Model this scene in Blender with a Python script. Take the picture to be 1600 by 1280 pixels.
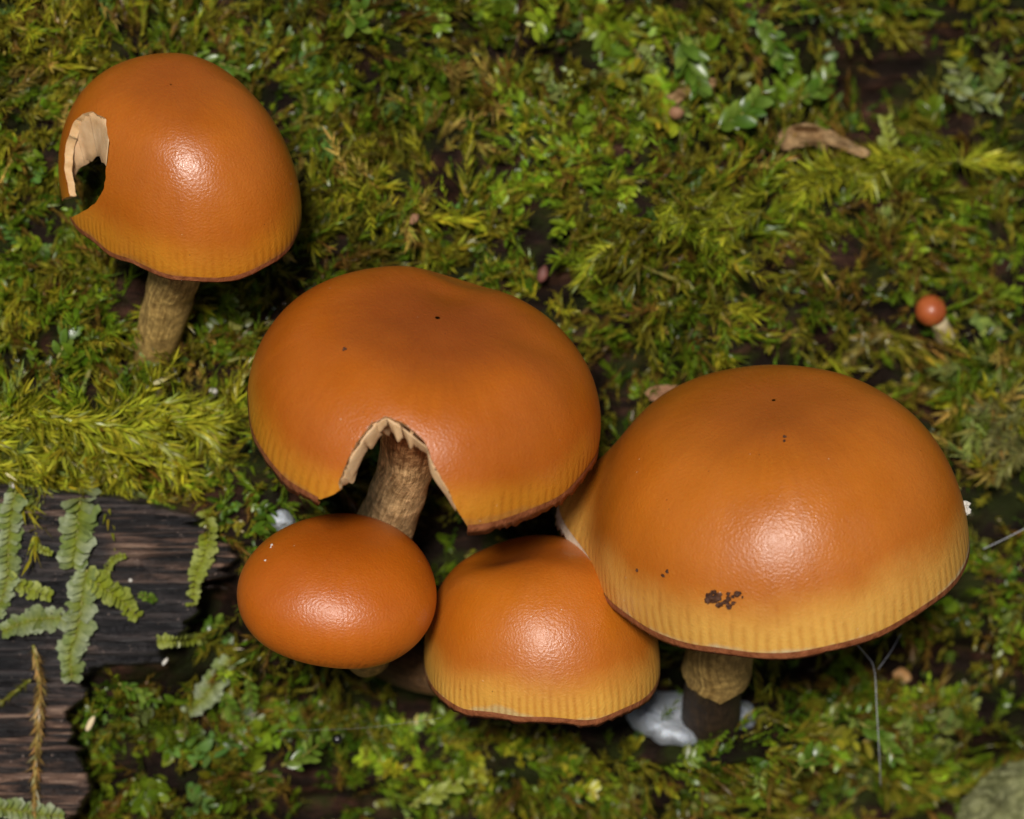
import bpy, math, random
import numpy as np
from mathutils import Matrix, Vector

for o in list(bpy.data.objects):
    bpy.data.objects.remove(o)
scene = bpy.context.scene
col = scene.collection
rng = np.random.default_rng(7)
random.seed(7)

# ------------------------------------------------------------------ camera, sky, sun, exposure
# lengths are laid out in tenths of a millimetre-ish "p" units (200 p = 1 cm); 1 Blender unit = 1 cm
S = 0.005
D = 6000.0                       # camera distance from the log face, in p
PITCH = math.radians(30)
E1 = np.array([1.0, 0, 0])
E2 = np.array([0, math.sin(PITCH), math.cos(PITCH)])     # up along the log face
E3 = np.array([0, -math.cos(PITCH), math.sin(PITCH)])    # out of the log face
B3 = np.stack([E1, E2, E3])      # rows
scene.unit_settings.system = 'METRIC'
scene.unit_settings.scale_length = 0.01

cam_d = bpy.data.cameras.new('camera')
cam = bpy.data.objects.new('camera', cam_d)
col.objects.link(cam)
cam.matrix_world = Matrix(((E1[0], E2[0], E3[0], E3[0]*D*S), (E1[1], E2[1], E3[1], E3[1]*D*S),
                           (E1[2], E2[2], E3[2], E3[2]*D*S), (0, 0, 0, 1)))
cam_d.sensor_width = 36
cam_d.lens = 36*D/1600
cam_d.clip_start = 0.5
cam_d.clip_end = 20000
cam_d.dof.use_dof = True
cam_d.dof.focus_distance = (D-400)*S
cam_d.dof.aperture_fstop = 0.30
scene.camera = cam

SUN_EL = math.radians(30+10)
SUN_AZ = math.radians(-6)        # almost along the viewing direction
sun_dir = Vector((math.sin(SUN_AZ)*math.cos(SUN_EL), -math.cos(SUN_AZ)*math.cos(SUN_EL), math.sin(SUN_EL)))
world = bpy.data.worlds.new('World')
scene.world = world
world.use_nodes = True
wn = world.node_tree
sky = wn.nodes.new('ShaderNodeTexSky')
sky.sky_type = 'NISHITA'
sky.sun_disc = False
sky.sun_elevation = SUN_EL
sky.sun_rotation = math.pi - SUN_AZ
bg = wn.nodes['Background']
bg.inputs['Strength'].default_value = 0.05
wn.links.new(sky.outputs[0], bg.inputs[0])

sun_d = bpy.data.lights.new('sun', 'SUN')
sun_d.energy = 5.0
sun_d.angle = math.radians(9)
sun_d.color = (1.0, 0.96, 0.90)
sun = bpy.data.objects.new('sun', sun_d)
col.objects.link(sun)
sun.rotation_euler = sun_dir.to_track_quat('Z', 'Y').to_euler()
sun.location = sun_dir*60

scene.view_settings.view_transform = 'Standard'
scene.view_settings.look = 'None'
scene.view_settings.exposure = -0.52
scene.view_settings.gamma = 1.0
scene.view_settings.use_curve_mapping = False

# ------------------------------------------------------------------ helpers
def world_of(P):
    """points in the log-face frame (right, up, out; p units) -> world"""
    return (np.asarray(P, float)*S) @ B3

def at(x, y, z):
    """point at distance z out of the log face that is seen at photo position x, y"""
    x = np.asarray(x, float); y = np.asarray(y, float); z = np.asarray(z, float)
    k = (D-z)/D
    return np.stack(np.broadcast_arrays((x-800)*k, (640-y)*k, z), -1)

def seen(P):
    P = np.asarray(P, float)
    q = D/(D-P[..., 2])
    return 800+P[..., 0]*q, 640-P[..., 1]*q

def empty(name, base, label=None, cat=None, group=None):
    o = bpy.data.objects.new(name, None)
    o.empty_display_size = 0.2
    col.objects.link(o)
    o.location = world_of(base)
    o['base'] = [float(v) for v in base]
    tag(o, label, cat, group)
    return o

def tag(o, label=None, cat=None, group=None, kind=None):
    if label: o['label'] = label
    if cat: o['category'] = cat
    if group: o['group'] = group
    if kind: o['kind'] = kind
    return o

def mesh_obj(name, P, faces, mats, parent=None, base=None, smooth=True, attrs=None, fmat=None, quads=True):
    """P: points in the log-face frame. One mesh object, its origin at its thing's base."""
    P = np.asarray(P, float)
    if parent is not None:
        base = np.array(parent['base'])
    elif base is None:
        base = P.mean(0)
    V = ((P-np.asarray(base, float))*S) @ B3
    me = bpy.data.meshes.new(name)
    if isinstance(faces, np.ndarray):
        n, w = faces.shape
        me.vertices.add(len(V)); me.vertices.foreach_set('co', V.astype(np.float32).ravel())
        me.loops.add(n*w); me.loops.foreach_set('vertex_index', faces.astype(np.int32).ravel())
        me.polygons.add(n)
        me.polygons.foreach_set('loop_start', np.arange(0, n*w, w, dtype=np.int32))
        me.update(calc_edges=True)
    else:
        me.from_pydata([tuple(v) for v in V], [], faces)
        me.update()
    if not isinstance(mats, (list, tuple)): mats = [mats]
    for m in mats: me.materials.append(m)
    if fmat is not None: me.polygons.foreach_set('material_index', np.asarray(fmat, np.int32))
    me.polygons.foreach_set('use_smooth', np.full(len(me.polygons), smooth))
    for k, v in (attrs or {}).items():
        v = np.asarray(v, np.float32)
        if v.ndim == 2:
            a = me.attributes.new(k, 'FLOAT_COLOR', 'POINT')
            if v.shape[1] == 3: v = np.concatenate([v, np.ones((len(v), 1), np.float32)], 1)
            a.data.foreach_set('color', v.ravel())
        else:
            a = me.attributes.new(k, 'FLOAT', 'POINT'); a.data.foreach_set('value', v)
    me.update()
    o = bpy.data.objects.new(name, me)
    col.objects.link(o)
    if parent is not None: o.parent = parent
    else:
        o.location = world_of(base)
        o['base'] = [float(v) for v in base]
    return o

_lat = {}
def vnoise(x, y, seed):
    if seed not in _lat: _lat[seed] = np.random.default_rng(seed+1000).random((256, 256))
    L = _lat[seed]
    x = np.asarray(x, float); y = np.asarray(y, float)
    xi = np.floor(x).astype(int); yi = np.floor(y).astype(int)
    fx = x-xi; fy = y-yi
    fx = fx*fx*(3-2*fx); fy = fy*fy*(3-2*fy)
    a = L[xi & 255, yi & 255]; b = L[(xi+1) & 255, yi & 255]
    c = L[xi & 255, (yi+1) & 255]; d = L[(xi+1) & 255, (yi+1) & 255]
    return (a*(1-fx)+b*fx)*(1-fy)+(c*(1-fx)+d*fx)*fy - 0.5

def fbm(x, y, seed, octs=4):
    s = 0; a = 1
    for i in range(octs):
        s = s+a*vnoise(x*2**i+i*17.3, y*2**i+i*9.1, seed+i); a *= .5
    return s

def smooth01(v):
    v = np.clip(v, 0, 1)
    return v*v*(3-2*v)

def poly_sdf(x, y, poly):
    """signed distance, negative inside"""
    x = np.asarray(x, float); y = np.asarray(y, float)
    d = np.full(x.shape, 1e18); ins = np.zeros(x.shape, bool)
    n = len(poly)
    for i in range(n):
        ax, ay = poly[i]; bx, by = poly[(i+1) % n]
        ex, ey = bx-ax, by-ay
        h = np.clip(((x-ax)*ex+(y-ay)*ey)/(ex*ex+ey*ey+1e-9), 0, 1)
        d = np.minimum(d, (x-ax-h*ex)**2+(y-ay-h*ey)**2)
        cr = ((ay > y) != (by > y)) & (x < (bx-ax)*(y-ay)/((by-ay) if by != ay else 1e-9)+ax)
        ins ^= cr
    d = np.sqrt(d)
    return np.where(ins, -d, d)

def spline(pts, n):
    p = np.array(pts, float)
    p = np.concatenate([[2*p[0]-p[1]], p, [2*p[-1]-p[-2]]])
    m = len(p)-3
    s = np.linspace(0, m, n); i = np.minimum(s.astype(int), m-1); f = (s-i)[:, None]
    a, b, c, d = p[i], p[i+1], p[i+2], p[i+3]
    return .5*((2*b)+(-a+c)*f+(2*a-5*b+4*c-d)*f**2+(-a+3*b-3*c+d)*f**3)

def norm(v):
    return v/(np.linalg.norm(v, axis=-1, keepdims=True)+1e-12)

def tube(path, rad, n=12, wob=0.0, seed=0):
    """closed tube along path; returns points, quads(list), and along-parameter"""
    path = np.asarray(path, float); m = len(path)
    rad = np.broadcast_to(np.asarray(rad, float), (m,))
    tan = norm(np.gradient(path, axis=0))
    up = np.array([0.13, 0.31, 0.94]); u = norm(np.cross(tan, up)); v = np.cross(tan, u)
    th = np.linspace(0, 2*math.pi, n, endpoint=False)
    rr = rad[:, None]*(1+wob*2*vnoise(np.linspace(0, m*.35, m)[:, None]+0*th, np.cos(th)*1.5+np.sin(th)*2.2+0*rad[:, None]+7, seed))
    P = path[:, None]+rr[..., None]*(np.cos(th)[None, :, None]*u[:, None]+np.sin(th)[None, :, None]*v[:, None])
    P = P.reshape(-1, 3)
    F = []
    for i in range(m-1):
        for j in range(n):
            F.append((i*n+j, i*n+(j+1) % n, (i+1)*n+(j+1) % n, (i+1)*n+j))
    F.append(tuple(range(n-1, -1, -1))); F.append(tuple((m-1)*n+j for j in range(n)))
    return P, F, np.repeat(np.linspace(0, 1, m), n)

def lump(center, size, seed, rough=.25, n=3, squash=(1, 1, 1), rot=0.0):
    """irregular closed pebble-like blob"""
    import bmesh
    bm = bmesh.new(); bmesh.ops.create_icosphere(bm, subdivisions=n, radius=1)
    V = np.array([v.co[:] for v in bm.verts]); F = [tuple(v.index for v in f.verts) for f in bm.faces]
    bm.free()
    r = 1+rough*2*(fbm(V[:, 0]*1.3+V[:, 2]*.9+seed*3.1, V[:, 1]*1.3-V[:, 2]*.7+seed, 40, 3))
    V = V*r[:, None]*np.array(squash)*size
    c, s_ = math.cos(rot), math.sin(rot)
    V = np.stack([V[:, 0]*c-V[:, 1]*s_, V[:, 0]*s_+V[:, 1]*c, V[:, 2]], 1)
    return V+np.asarray(center), F

# ------------------------------------------------------------------ materials
def new_mat(name):
    m = bpy.data.materials.new(name); m.use_nodes = True
    nt = m.node_tree
    return m, nt, nt.nodes['Principled BSDF']

def nd(nt, typ, **kw):
    n = nt.nodes.new(typ)
    for k, v in kw.items():
        if k in n.inputs.keys(): n.inputs[k].default_value = v
        else: setattr(n, k, v)
    return n

def ramp(nt, fac, stops, interp='LINEAR'):
    r = nt.nodes.new('ShaderNodeValToRGB'); r.color_ramp.interpolation = interp
    el = r.color_ramp.elements
    while len(el) < len(stops): el.new(0.5)
    for e, (p, c) in zip(el, stops): e.position = p; e.color = (*c, 1)
    if fac is not None: nt.links.new(fac, r.inputs[0])
    return r.outputs[0]

def mixc(nt, fac, a, b, blend='MIX'):
    m = nt.nodes.new('ShaderNodeMix'); m.data_type = 'RGBA'; m.blend_type = blend
    for s, v in ((0, fac), (6, a), (7, b)):
        if isinstance(v, (int, float)): m.inputs[s].default_value = v
        elif isinstance(v, tuple): m.inputs[s].default_value = (*v, 1)
        else: nt.links.new(v, m.inputs[s])
    return m.outputs[2]

def math_n(nt, op, a, b=None, c=None, clamp=False):
    m = nt.nodes.new('ShaderNodeMath'); m.operation = op; m.use_clamp = clamp
    for i, v in enumerate((a, b, c)):
        if v is None: continue
        if isinstance(v, (int, float)): m.inputs[i].default_value = v
        else: nt.links.new(v, m.inputs[i])
    return m.outputs[0]

def obj_coord(nt):
    return nt.nodes.new('ShaderNodeTexCoord').outputs['Object']

def noise(nt, co, scale, detail=3, rough=.55, mapping=None, dist=0):
    n = nt.nodes.new('ShaderNodeTexNoise')
    n.inputs['Scale'].default_value = scale; n.inputs['Detail'].default_value = detail
    n.inputs['Roughness'].default_value = rough; n.inputs['Distortion'].default_value = dist
    if mapping:
        mp = nt.nodes.new('ShaderNodeMapping'); mp.inputs['Scale'].default_value = mapping
        nt.links.new(co, mp.inputs[0]); co = mp.outputs[0]
    nt.links.new(co, n.inputs['Vector'])
    return n.outputs[0]

def attr(nt, name):
    a = nt.nodes.new('ShaderNodeAttribute'); a.attribute_name = name
    return a

def bump(nt, h, strength, dist, prev=None):
    b = nt.nodes.new('ShaderNodeBump'); b.inputs['Strength'].default_value = strength; b.inputs['Distance'].default_value = dist
    nt.links.new(h, b.inputs['Height'])
    if prev is not None: nt.links.new(prev, b.inputs['Normal'])
    return b.outputs[0]

def cap_material(name, apex, mid, low, edge, nstr, stripe, start):
    m, nt, p = new_mat(name)
    L = nt.links.new
    co = obj_coord(nt)
    t = attr(nt, 't').outputs['Fac']; ph = attr(nt, 'phi').outputs['Fac']
    blot = noise(nt, co, 1.6, 4)
    tt = math_n(nt, 'ADD', t, math_n(nt, 'MULTIPLY', math_n(nt, 'SUBTRACT', blot, .5), .22))
    base = ramp(nt, tt, [(0.0, apex), (.35, mid), (start-.08, mid), (.95, low), (.968, low), (1.0, edge)], 'EASE')
    # radial lines of the gills showing through the thin margin
    w = noise(nt, co, 3.0, 2)
    ang = math_n(nt, 'ADD', math_n(nt, 'MULTIPLY', ph, float(nstr)), math_n(nt, 'MULTIPLY', w, 5.0))
    st = math_n(nt, 'MULTIPLY_ADD', math_n(nt, 'SINE', ang), .5, .5)
    st = math_n(nt, 'POWER', st, 1.6)
    mr = nt.nodes.new('ShaderNodeMapRange'); mr.interpolation_type = 'SMOOTHSTEP'
    mr.inputs['From Min'].default_value = start; mr.inputs['From Max'].default_value = 1.0
    L(math_n(nt, 'ADD', t, math_n(nt, 'MULTIPLY', math_n(nt, 'SUBTRACT', noise(nt, co, 6, 2), .5), .45)), mr.inputs['Value'])
    msk = mr.outputs[0]
    sf = math_n(nt, 'MULTIPLY', math_n(nt, 'MULTIPLY', st, msk), stripe)
    c = mixc(nt, sf, base, mixc(nt, 1.0, base, (.62, .42, .24), 'MULTIPLY'))
    # faint radial streaks and uneven moist patches
    cx_ = nt.nodes.new('ShaderNodeCombineXYZ')
    L(math_n(nt, 'MULTIPLY', math_n(nt, 'SINE', ph), 14.0), cx_.inputs[0]); L(math_n(nt, 'MULTIPLY', math_n(nt, 'COSINE', ph), 14.0), cx_.inputs[1]); L(math_n(nt, 'MULTIPLY', t, 3.0), cx_.inputs[2])
    strk = noise(nt, cx_.outputs[0], 1.0, 4, .6)
    patch = noise(nt, co, 1.1, 5, .6)
    c = mixc(nt, .22, c, ramp(nt, strk, [(.32, (.80, .74, .66)), (.62, (1.06, 1.06, 1.05))]), 'MULTIPLY')
    c = mixc(nt, .8, c, ramp(nt, patch, [(.36, (.90, .84, .76)), (.64, (1.05, 1.05, 1.03))]), 'MULTIPLY')
    # pores, dust and fine mottling of the skin
    fine = noise(nt, co, 34, 3, .6)
    c = mixc(nt, math_n(nt, 'MULTIPLY', math_n(nt, 'SUBTRACT', fine, .45), .55, clamp=True), c, mixc(nt, 1.0, c, (.72, .62, .5), 'MULTIPLY'))
    vo = nt.nodes.new('ShaderNodeTexVoronoi'); vo.inputs['Scale'].default_value = 9.0; L(co, vo.inputs['Vector'])
    dot = math_n(nt, 'LESS_THAN', vo.outputs['Distance'], .045)
    sel = math_n(nt, 'GREATER_THAN', noise(nt, co, 1.7, 2), .53)
    dark = math_n(nt, 'MULTIPLY', dot, sel)
    sepc = nt.nodes.new('ShaderNodeSeparateColor'); L(vo.outputs['Color'], sepc.inputs[0])
    pale = math_n(nt, 'GREATER_THAN', sepc.outputs[0], .62)
    c = mixc(nt, math_n(nt, 'MULTIPLY', dark, .7), c, mixc(nt, pale, (.07, .025, .008), (.75, .6, .42)))
    L(c, p.inputs['Base Color'])
    p.inputs['Subsurface Weight'].default_value = .10
    p.inputs['Subsurface Radius'].default_value = (.16, .06, .02)
    p.inputs['Subsurface Scale'].default_value = 1.0
    p.inputs['Specular IOR Level'].default_value = .62
    ro = nt.nodes.new('ShaderNodeMapRange'); ro.inputs['To Min'].default_value = .27; ro.inputs['To Max'].default_value = .48
    ro.inputs['From Min'].default_value = .3; ro.inputs['From Max'].default_value = .7
    L(noise(nt, co, 2.6, 5, .65), ro.inputs['Value']); L(ro.outputs[0], p.inputs['Roughness'])
    # tiny wrinkles that break up the sheen
    wr = noise(nt, co, 27, 3, .6, mapping=(1, .7, 1.5), dist=1.0)
    wr2 = noise(nt, co, 55, 2, .5)
    n1 = bump(nt, wr, .10, .036)
    n2 = bump(nt, wr2, .22, .02, n1)
    n3 = bump(nt, math_n(nt, 'MULTIPLY', math_n(nt, 'MULTIPLY', st, msk), -1.0), .12, .03, n2)
    L(n3, p.inputs['Normal'])
    return m

A1 = (.36, .088, .008); M1 = (.46, .125, .010)
CAPM = {
 1: cap_material('cap skin tawny', (.37, .092, .006), (.48, .130, .007), (.62, .235, .016), (.52, .21, .03), 92, .28, .80),
 2: cap_material('cap skin orange', (.34, .080, .005), (.48, .122, .006), (.64, .25, .018), (.54, .23, .04), 98, .32, .80),
 3: cap_material('cap skin pale margin', (.38, .100, .007), (.50, .144, .009), (.76, .41, .085), (.66, .50, .28), 110, .40, .79),
 4: cap_material('cap skin striped margin', (.35, .083, .006), (.51, .142, .008), (.76, .39, .068), (.66, .47, .21), 94, .50, .77),
 5: cap_material('cap skin young', (.38, .086, .005), (.52, .126, .006), (.54, .140, .007), (.56, .18, .02), 70, .03, .86)}

def simple_mat(name, c1, c2, scale=6, rough=.6, mapping=None, bs=.3, bd=.02, sss=0.0, spec=.4, extra=None):
    m, nt, p = new_mat(name)
    co = obj_coord(nt)
    n = noise(nt, co, scale, 4, .6, mapping)
    nt.links.new(ramp(nt, n, [(.3, c1), (.7, c2)]), p.inputs['Base Color'])
    p.inputs['Roughness'].default_value = rough
    p.inputs['Specular IOR Level'].default_value = spec
    if sss:
        p.inputs['Subsurface Weight'].default_value = sss; p.inputs['Subsurface Radius'].default_value = (.12, .07, .04)
    nt.links.new(bump(nt, noise(nt, co, scale*2.5, 4, .6, mapping), bs, bd), p.inputs['Normal'])
    return m

M_flesh = simple_mat('pale flesh', (.62, .36, .15), (.74, .50, .26), 9, .6, bs=.3, sss=.2)
M_under = simple_mat('cap underside', (.34, .15, .04), (.44, .21, .07), 8, .6)
M_gill = simple_mat('gill', (.60, .36, .17), (.74, .50, .28), 7, .55, sss=.15)
M_margin = simple_mat('brown margin', (.16, .042, .012), (.36, .12, .045), 14, .5, bs=.6)
M_fuzz = simple_mat('frayed pale margin', (.62, .48, .32), (.80, .68, .52), 14, .7, bs=.6)

def stem_material(name, top, mid, low, dark_at):
    m, nt, p = new_mat(name)
    co = obj_coord(nt)
    t = attr(nt, 't').outputs['Fac']; ph = attr(nt, 'phi').outputs['Fac']
    cx = nt.nodes.new('ShaderNodeCombineXYZ')
    nt.links.new(math_n(nt, 'MULTIPLY', math_n(nt, 'SINE', ph), 9.0), cx.inputs[0])
    nt.links.new(math_n(nt, 'MULTIPLY', math_n(nt, 'COSINE', ph), 9.0), cx.inputs[1])
    nt.links.new(math_n(nt, 'MULTIPLY', t, 9.0), cx.inputs[2])
    fib = noise(nt, cx.outputs[0], 1.0, 5, .65)
    gr = noise(nt, co, 15, 4, .65)
    tt = math_n(nt, 'ADD', t, math_n(nt, 'MULTIPLY', math_n(nt, 'SUBTRACT', gr, .5), .25))
    base = ramp(nt, tt, [(.12, top), (.3, mid), (dark_at, mid), (min(dark_at+.15, .99), low)])
    f = ramp(nt, fib, [(.38, (.38, .33, .25)), (.6, (1, 1, 1))])
    c = mixc(nt, .85, base, f, 'MULTIPLY')
    g = ramp(nt, gr, [(.42, (.55, .5, .42)), (.62, (1.25, 1.2, 1.1))])
    c = mixc(nt, .8, c, g, 'MULTIPLY')
    nt.links.new(c, p.inputs['Base Color'])
    p.inputs['Roughness'].default_value = .6
    b = bump(nt, fib, .6, .05); b = bump(nt, gr, .5, .03, b)
    nt.links.new(b, p.inputs['Normal'])
    return m

M_stem = stem_material('stem fibrous', (.36, .14, .03), (.62, .42, .14), (.55, .40, .12), .85)
M_stem2 = stem_material('stem scurfy', (.42, .13, .02), (.86, .58, .29), (.60, .40, .18), .8)
M_stem3 = stem_material('stem dark base', (.34, .2, .05), (.42, .27, .07), (.05, .028, .012), .42)
M_stemd = stem_material('stem brown', (.22, .09, .02), (.20, .10, .03), (.10, .05, .02), .6)

def log_material():
    m, nt, p = new_mat('rotten log surface')
    co = obj_coord(nt)
    g = noise(nt, co, 2.2, 6, .65, mapping=(.28, 2.2, 2.2))
    s = noise(nt, co, 1.1, 5, .6)
    c = ramp(nt, g, [(.30, (.008, .006, .004)), (.50, (.022, .013, .009)), (.60, (.065, .030, .019)), (.74, (.15, .075, .045))])
    c = mixc(nt, ramp(nt, noise(nt, co, 2.6, 4), [(.47, (0, 0, 0)), (.60, (.8, .8, .8))]), c, (.026, .036, .006))
    d = ramp(nt, s, [(.35, (.35, .33, .3)), (.65, (1.1, 1.05, 1.0))])
    nt.links.new(mixc(nt, 1.0, c, d, 'MULTIPLY'), p.inputs['Base Color'])
    p.inputs['Roughness'].default_value = .6; p.inputs['Specular IOR Level'].default_value = .08
    b = bump(nt, g, .8, .12); b = bump(nt, noise(nt, co, 14, 5, .7), .7, .05, b)
    nt.links.new(b, p.inputs['Normal'])
    return m
M_log = log_material()

def slab_material():
    m, nt, p = new_mat('weathered dark wood')
    co = obj_coord(nt)
    g = attr(nt, 'g').outputs['Fac']; sc = attr(nt, 'tan').outputs['Fac']
    fine = noise(nt, co, 13, 5, .7, mapping=(.12, 2.2, 2.2))
    h = math_n(nt, 'ADD', math_n(nt, 'MULTIPLY', g, .6), math_n(nt, 'MULTIPLY', fine, .55))
    darkw = ramp(nt, h, [(.38, (.004, .004, .005)), (.55, (.014, .012, .013)), (.72, (.055, .044, .042))])
    tanw = ramp(nt, h, [(.44, (.008, .006, .006)), (.55, (.022, .014, .011)), (.66, (.16, .088, .058)), (.82, (.48, .31, .21))])
    c = mixc(nt, sc, darkw, tanw)
    c = mixc(nt, math_n(nt, 'GREATER_THAN', noise(nt, co, 40, 2), .72), c, (.42, .30, .24))
    nt.links.new(c, p.inputs['Base Color'])
    p.inputs['Roughness'].default_value = .42; p.inputs['Specular IOR Level'].default_value = .4
    b = bump(nt, fine, .9, .05); b = bump(nt, noise(nt, co, 22, 4, .7), .5, .03, b)
    nt.links.new(b, p.inputs['Normal'])
    return m
M_slab = slab_material()

def leaf_material(name, color=None, c2=None, rough=.34, trans=.28, useattr=False, keel=(.17, .19, .012)):
    m, nt, p = new_mat(name)
    L = nt.links.new
    co = obj_coord(nt)
    if useattr:
        c = attr(nt, 'col').outputs['Color']
    else:
        oi = nt.nodes.new('ShaderNodeObjectInfo')
        sp = nt.nodes.new('ShaderNodeSeparateXYZ'); L(co, sp.inputs[0])
        tipc = mixc(nt, oi.outputs['Random'], color, c2)
        c = mixc(nt, math_n(nt, 'POWER', math_n(nt, 'MULTIPLY', sp.outputs[1], 1.15, clamp=True), .8), keel, tipc)
    n = noise(nt, co, 8 if useattr else 2.5, 3)
    c = mixc(nt, .75, c, ramp(nt, n, [(.3, (.55, .6, .5)), (.7, (1.3, 1.25, 1.2))]), 'MULTIPLY')
    L(c, p.inputs['Base Color'])
    p.inputs['Roughness'].default_value = rough
    p.inputs['Specular IOR Level'].default_value = .4
    tr = nt.nodes.new('ShaderNodeBsdfTranslucent'); L(c, tr.inputs['Color'])
    mx = nt.nodes.new('ShaderNodeMixShader'); mx.inputs[0].default_value = trans
    L(p.outputs[0], mx.inputs[1]); L(tr.outputs[0], mx.inputs[2])
    L(mx.outputs[0], nt.nodes['Material Output'].inputs['Surface'])
    return m
M_moss = leaf_material('moss leaf', useattr=True)
M_lpale = leaf_material('liverwort pale', (.22, .29, .08), (.50, .55, .38), .28, .3, keel=(.24, .27, .015))
M_lyel = leaf_material('liverwort yellow', (.28, .33, .04), (.46, .50, .16), .28, .3, keel=(.26, .29, .015))
M_lgrn = leaf_material('liverwort green', (.07, .16, .012), (.24, .33, .05), .28, .3, keel=(.07, .12, .008))
M_lstem = simple_mat('liverwort stem', (.14, .15, .02), (.24, .22, .04), 9, .5)
M_dry = simple_mat('dry moss', (.30, .17, .05), (.52, .34, .14), 12, .6)
M_dryleaf = simple_mat('dry frond', (.22, .12, .045), (.46, .29, .13), 10, .6, bs=.8, bd=.05)

# ------------------------------------------------------------------ the log
RLOG = 2600.0
SLAB_A = [(-320, 742), (60, 748), (150, 762), (250, 775), (318, 800), (345, 838), (380, 868), (372, 893), (338, 908), (318, 925),
          (312, 955), (296, 985), (282, 1010), (258, 1040), (150, 1052), (110, 1075), (-320, 1085)]
SLAB_B = [(-320, 1062), (118, 1050), (134, 1075), (126, 1130), (136, 1190), (150, 1236), (128, 1275), (100, 1400), (-320, 1400)]
# rises and hollows of the log face: x, y, half widths, height
RELIEF = [(1090, 1080, 150, 60, -70), (1420, 1075, 280, 55, -90), (740, 265, 80, 40, -50), (1400, 590, 140, 70, -60), (700, 860, 160, 60, -60),
          (1250, 450, 140, 40, -25), (1250, 100, 280, 36, -40), (560, 1090, 130, 40, -60), (960, 560, 60, 120, -50), (330, 940, 60, 80, -60),
          (150, 660, 320, 60, 60), (100, 560, 200, 70, 25), (250, 1180, 140, 70, 40), (900, 1220, 500, 60, 45), (1300, 300, 200, 40, 50),
          (1570, 680, 60, 90, 40), (1000, 150, 180, 100, 30), (560, 330, 140, 60, 30), (1080, 360, 130, 50, 35), (1350, 1180, 200, 50, 40), (1110, 1170, 135, 40, 135)]

def relief(x, s):
    y = 640-s
    h = 95*fbm(x/330, s/250, 3, 2)+66*fbm(x/110, s/80, 11, 2)-70*smooth01((y-1010)/160)-40*smooth01((x-1000)/500)+18*fbm(x/60, s/22, 19, 2)
    for cx, cy, rx, ry, a in RELIEF:
        h = h+a*np.exp(-(((x-cx)/rx)**2+((y-cy)/ry)**2))
    h = h-.11*(np.clip(x, -400, 2000)-800)
    return h

def log_point(x, s, lift=0.0):
    x = np.asarray(x, float); s = np.asarray(s, float)
    a = s/RLOG
    r = RLOG+relief(x, s)+lift
    return np.stack(np.broadcast_arrays(x-800, r*np.sin(a), r*np.cos(a)-RLOG), -1)

def log_normal(x, s):
    e = 12.0
    du = log_point(x+e, s)-log_point(x-e, s); dv = log_point(x, s+e)-log_point(x, s-e)
    return norm(np.cross(du, dv))

xs = np.concatenate([np.linspace(-6000, -500, 24)[:-1], np.arange(-500, 2100, 11.0), np.linspace(2100, 7600, 24)])
ss = np.concatenate([np.linspace(-math.pi*RLOG, -1100, 40)[:-1], np.arange(-1100, 1100, 10.0), np.linspace(1100, math.pi*RLOG, 40)[:-1]])
X, Sg = np.meshgrid(xs, ss)
P = log_point(X, Sg).reshape(-1, 3)
nx, ns = len(xs), len(ss)
i, j = np.meshgrid(np.arange(nx-1), np.arange(ns), indexing='xy')
F = np.stack([j*nx+i, j*nx+i+1, ((j+1) % ns)*nx+i+1, ((j+1) % ns)*nx+i], -1).reshape(-1, 4)
log = empty('fallen_log', (0, 0, -RLOG), 'dark rotting log lying level, overgrown with green moss, mushrooms sprouting from it', 'log')
mesh_obj('trunk', P, F, M_log, log)
for k, x0 in ((0, -6000), (nx-1, 7600)):
    rim = P.reshape(ns, nx, 3)[:, k]
    c = rim.mean(0)
    pts = np.concatenate([rim, [c]])
    fc = [(q, (q+1) % ns, ns) if k == 0 else ((q+1) % ns, q, ns) for q in range(ns)]
    mesh_obj('sawn_end', pts, fc, M_log, log, smooth=False)

# forest floor below the log
gnd_z = float(world_of([[0, 0, -RLOG]])[0, 2]-RLOG*S+.6)
gm, gnt, gp = new_mat('leaf litter')
gnt.links.new(ramp(gnt, noise(gnt, obj_coord(gnt), .8, 6), [(.35, (.03, .02, .012)), (.65, (.11, .07, .035))]), gp.inputs['Base Color'])
gp.inputs['Roughness'].default_value = .9
gme = bpy.data.meshes.new('ground'); q = 9000
gme.from_pydata([(-q, -q, 0), (q, -q, 0), (q, q, 0), (-q, q, 0)], [], [(0, 1, 2, 3)]); gme.materials.append(gm)
gob = bpy.data.objects.new('ground', gme); col.objects.link(gob); gob.location = (0, 0, gnd_z); gob['kind'] = 'structure'

# bare split wood at the lower left
def slab_height(x, y, which):
    wob = 20*vnoise(x/90, y/9, 61)+8*vnoise(x/30, y/4, 62)+26*vnoise(x/60, y/40, 63)
    sd = -poly_sdf(x, y, SLAB_A if which == 0 else SLAB_B)+wob*(.35+.65*smooth01((x-150)/120 if which == 0 else (x-40)/50))
    grain = vnoise(x/95, y/5.0, 71)+.6*vnoise(x/50, y/2.6, 72)+.3*vnoise(x/18, y/2.2, 73)
    big = fbm(x/220, y/40, 75, 3)
    top = (128 if which == 0 else 92)-.05*x+34*big+12*grain
    if which == 0: top = top-.10*(y-900)-26*smooth01((y-985)/60)
    return top, sd, grain, big

def slab_z(x, y):
    x = np.asarray(x, float); y = np.asarray(y, float)
    base = log_point(x, 640-y)[..., 2]
    z = base
    for w in (0, 1):
        top, sd, _, _ = slab_height(x, y, w)
        z = np.maximum(z, np.where(sd > 0, base+(top-base)*smooth01(.25+sd/14), base))
    return z

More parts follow.
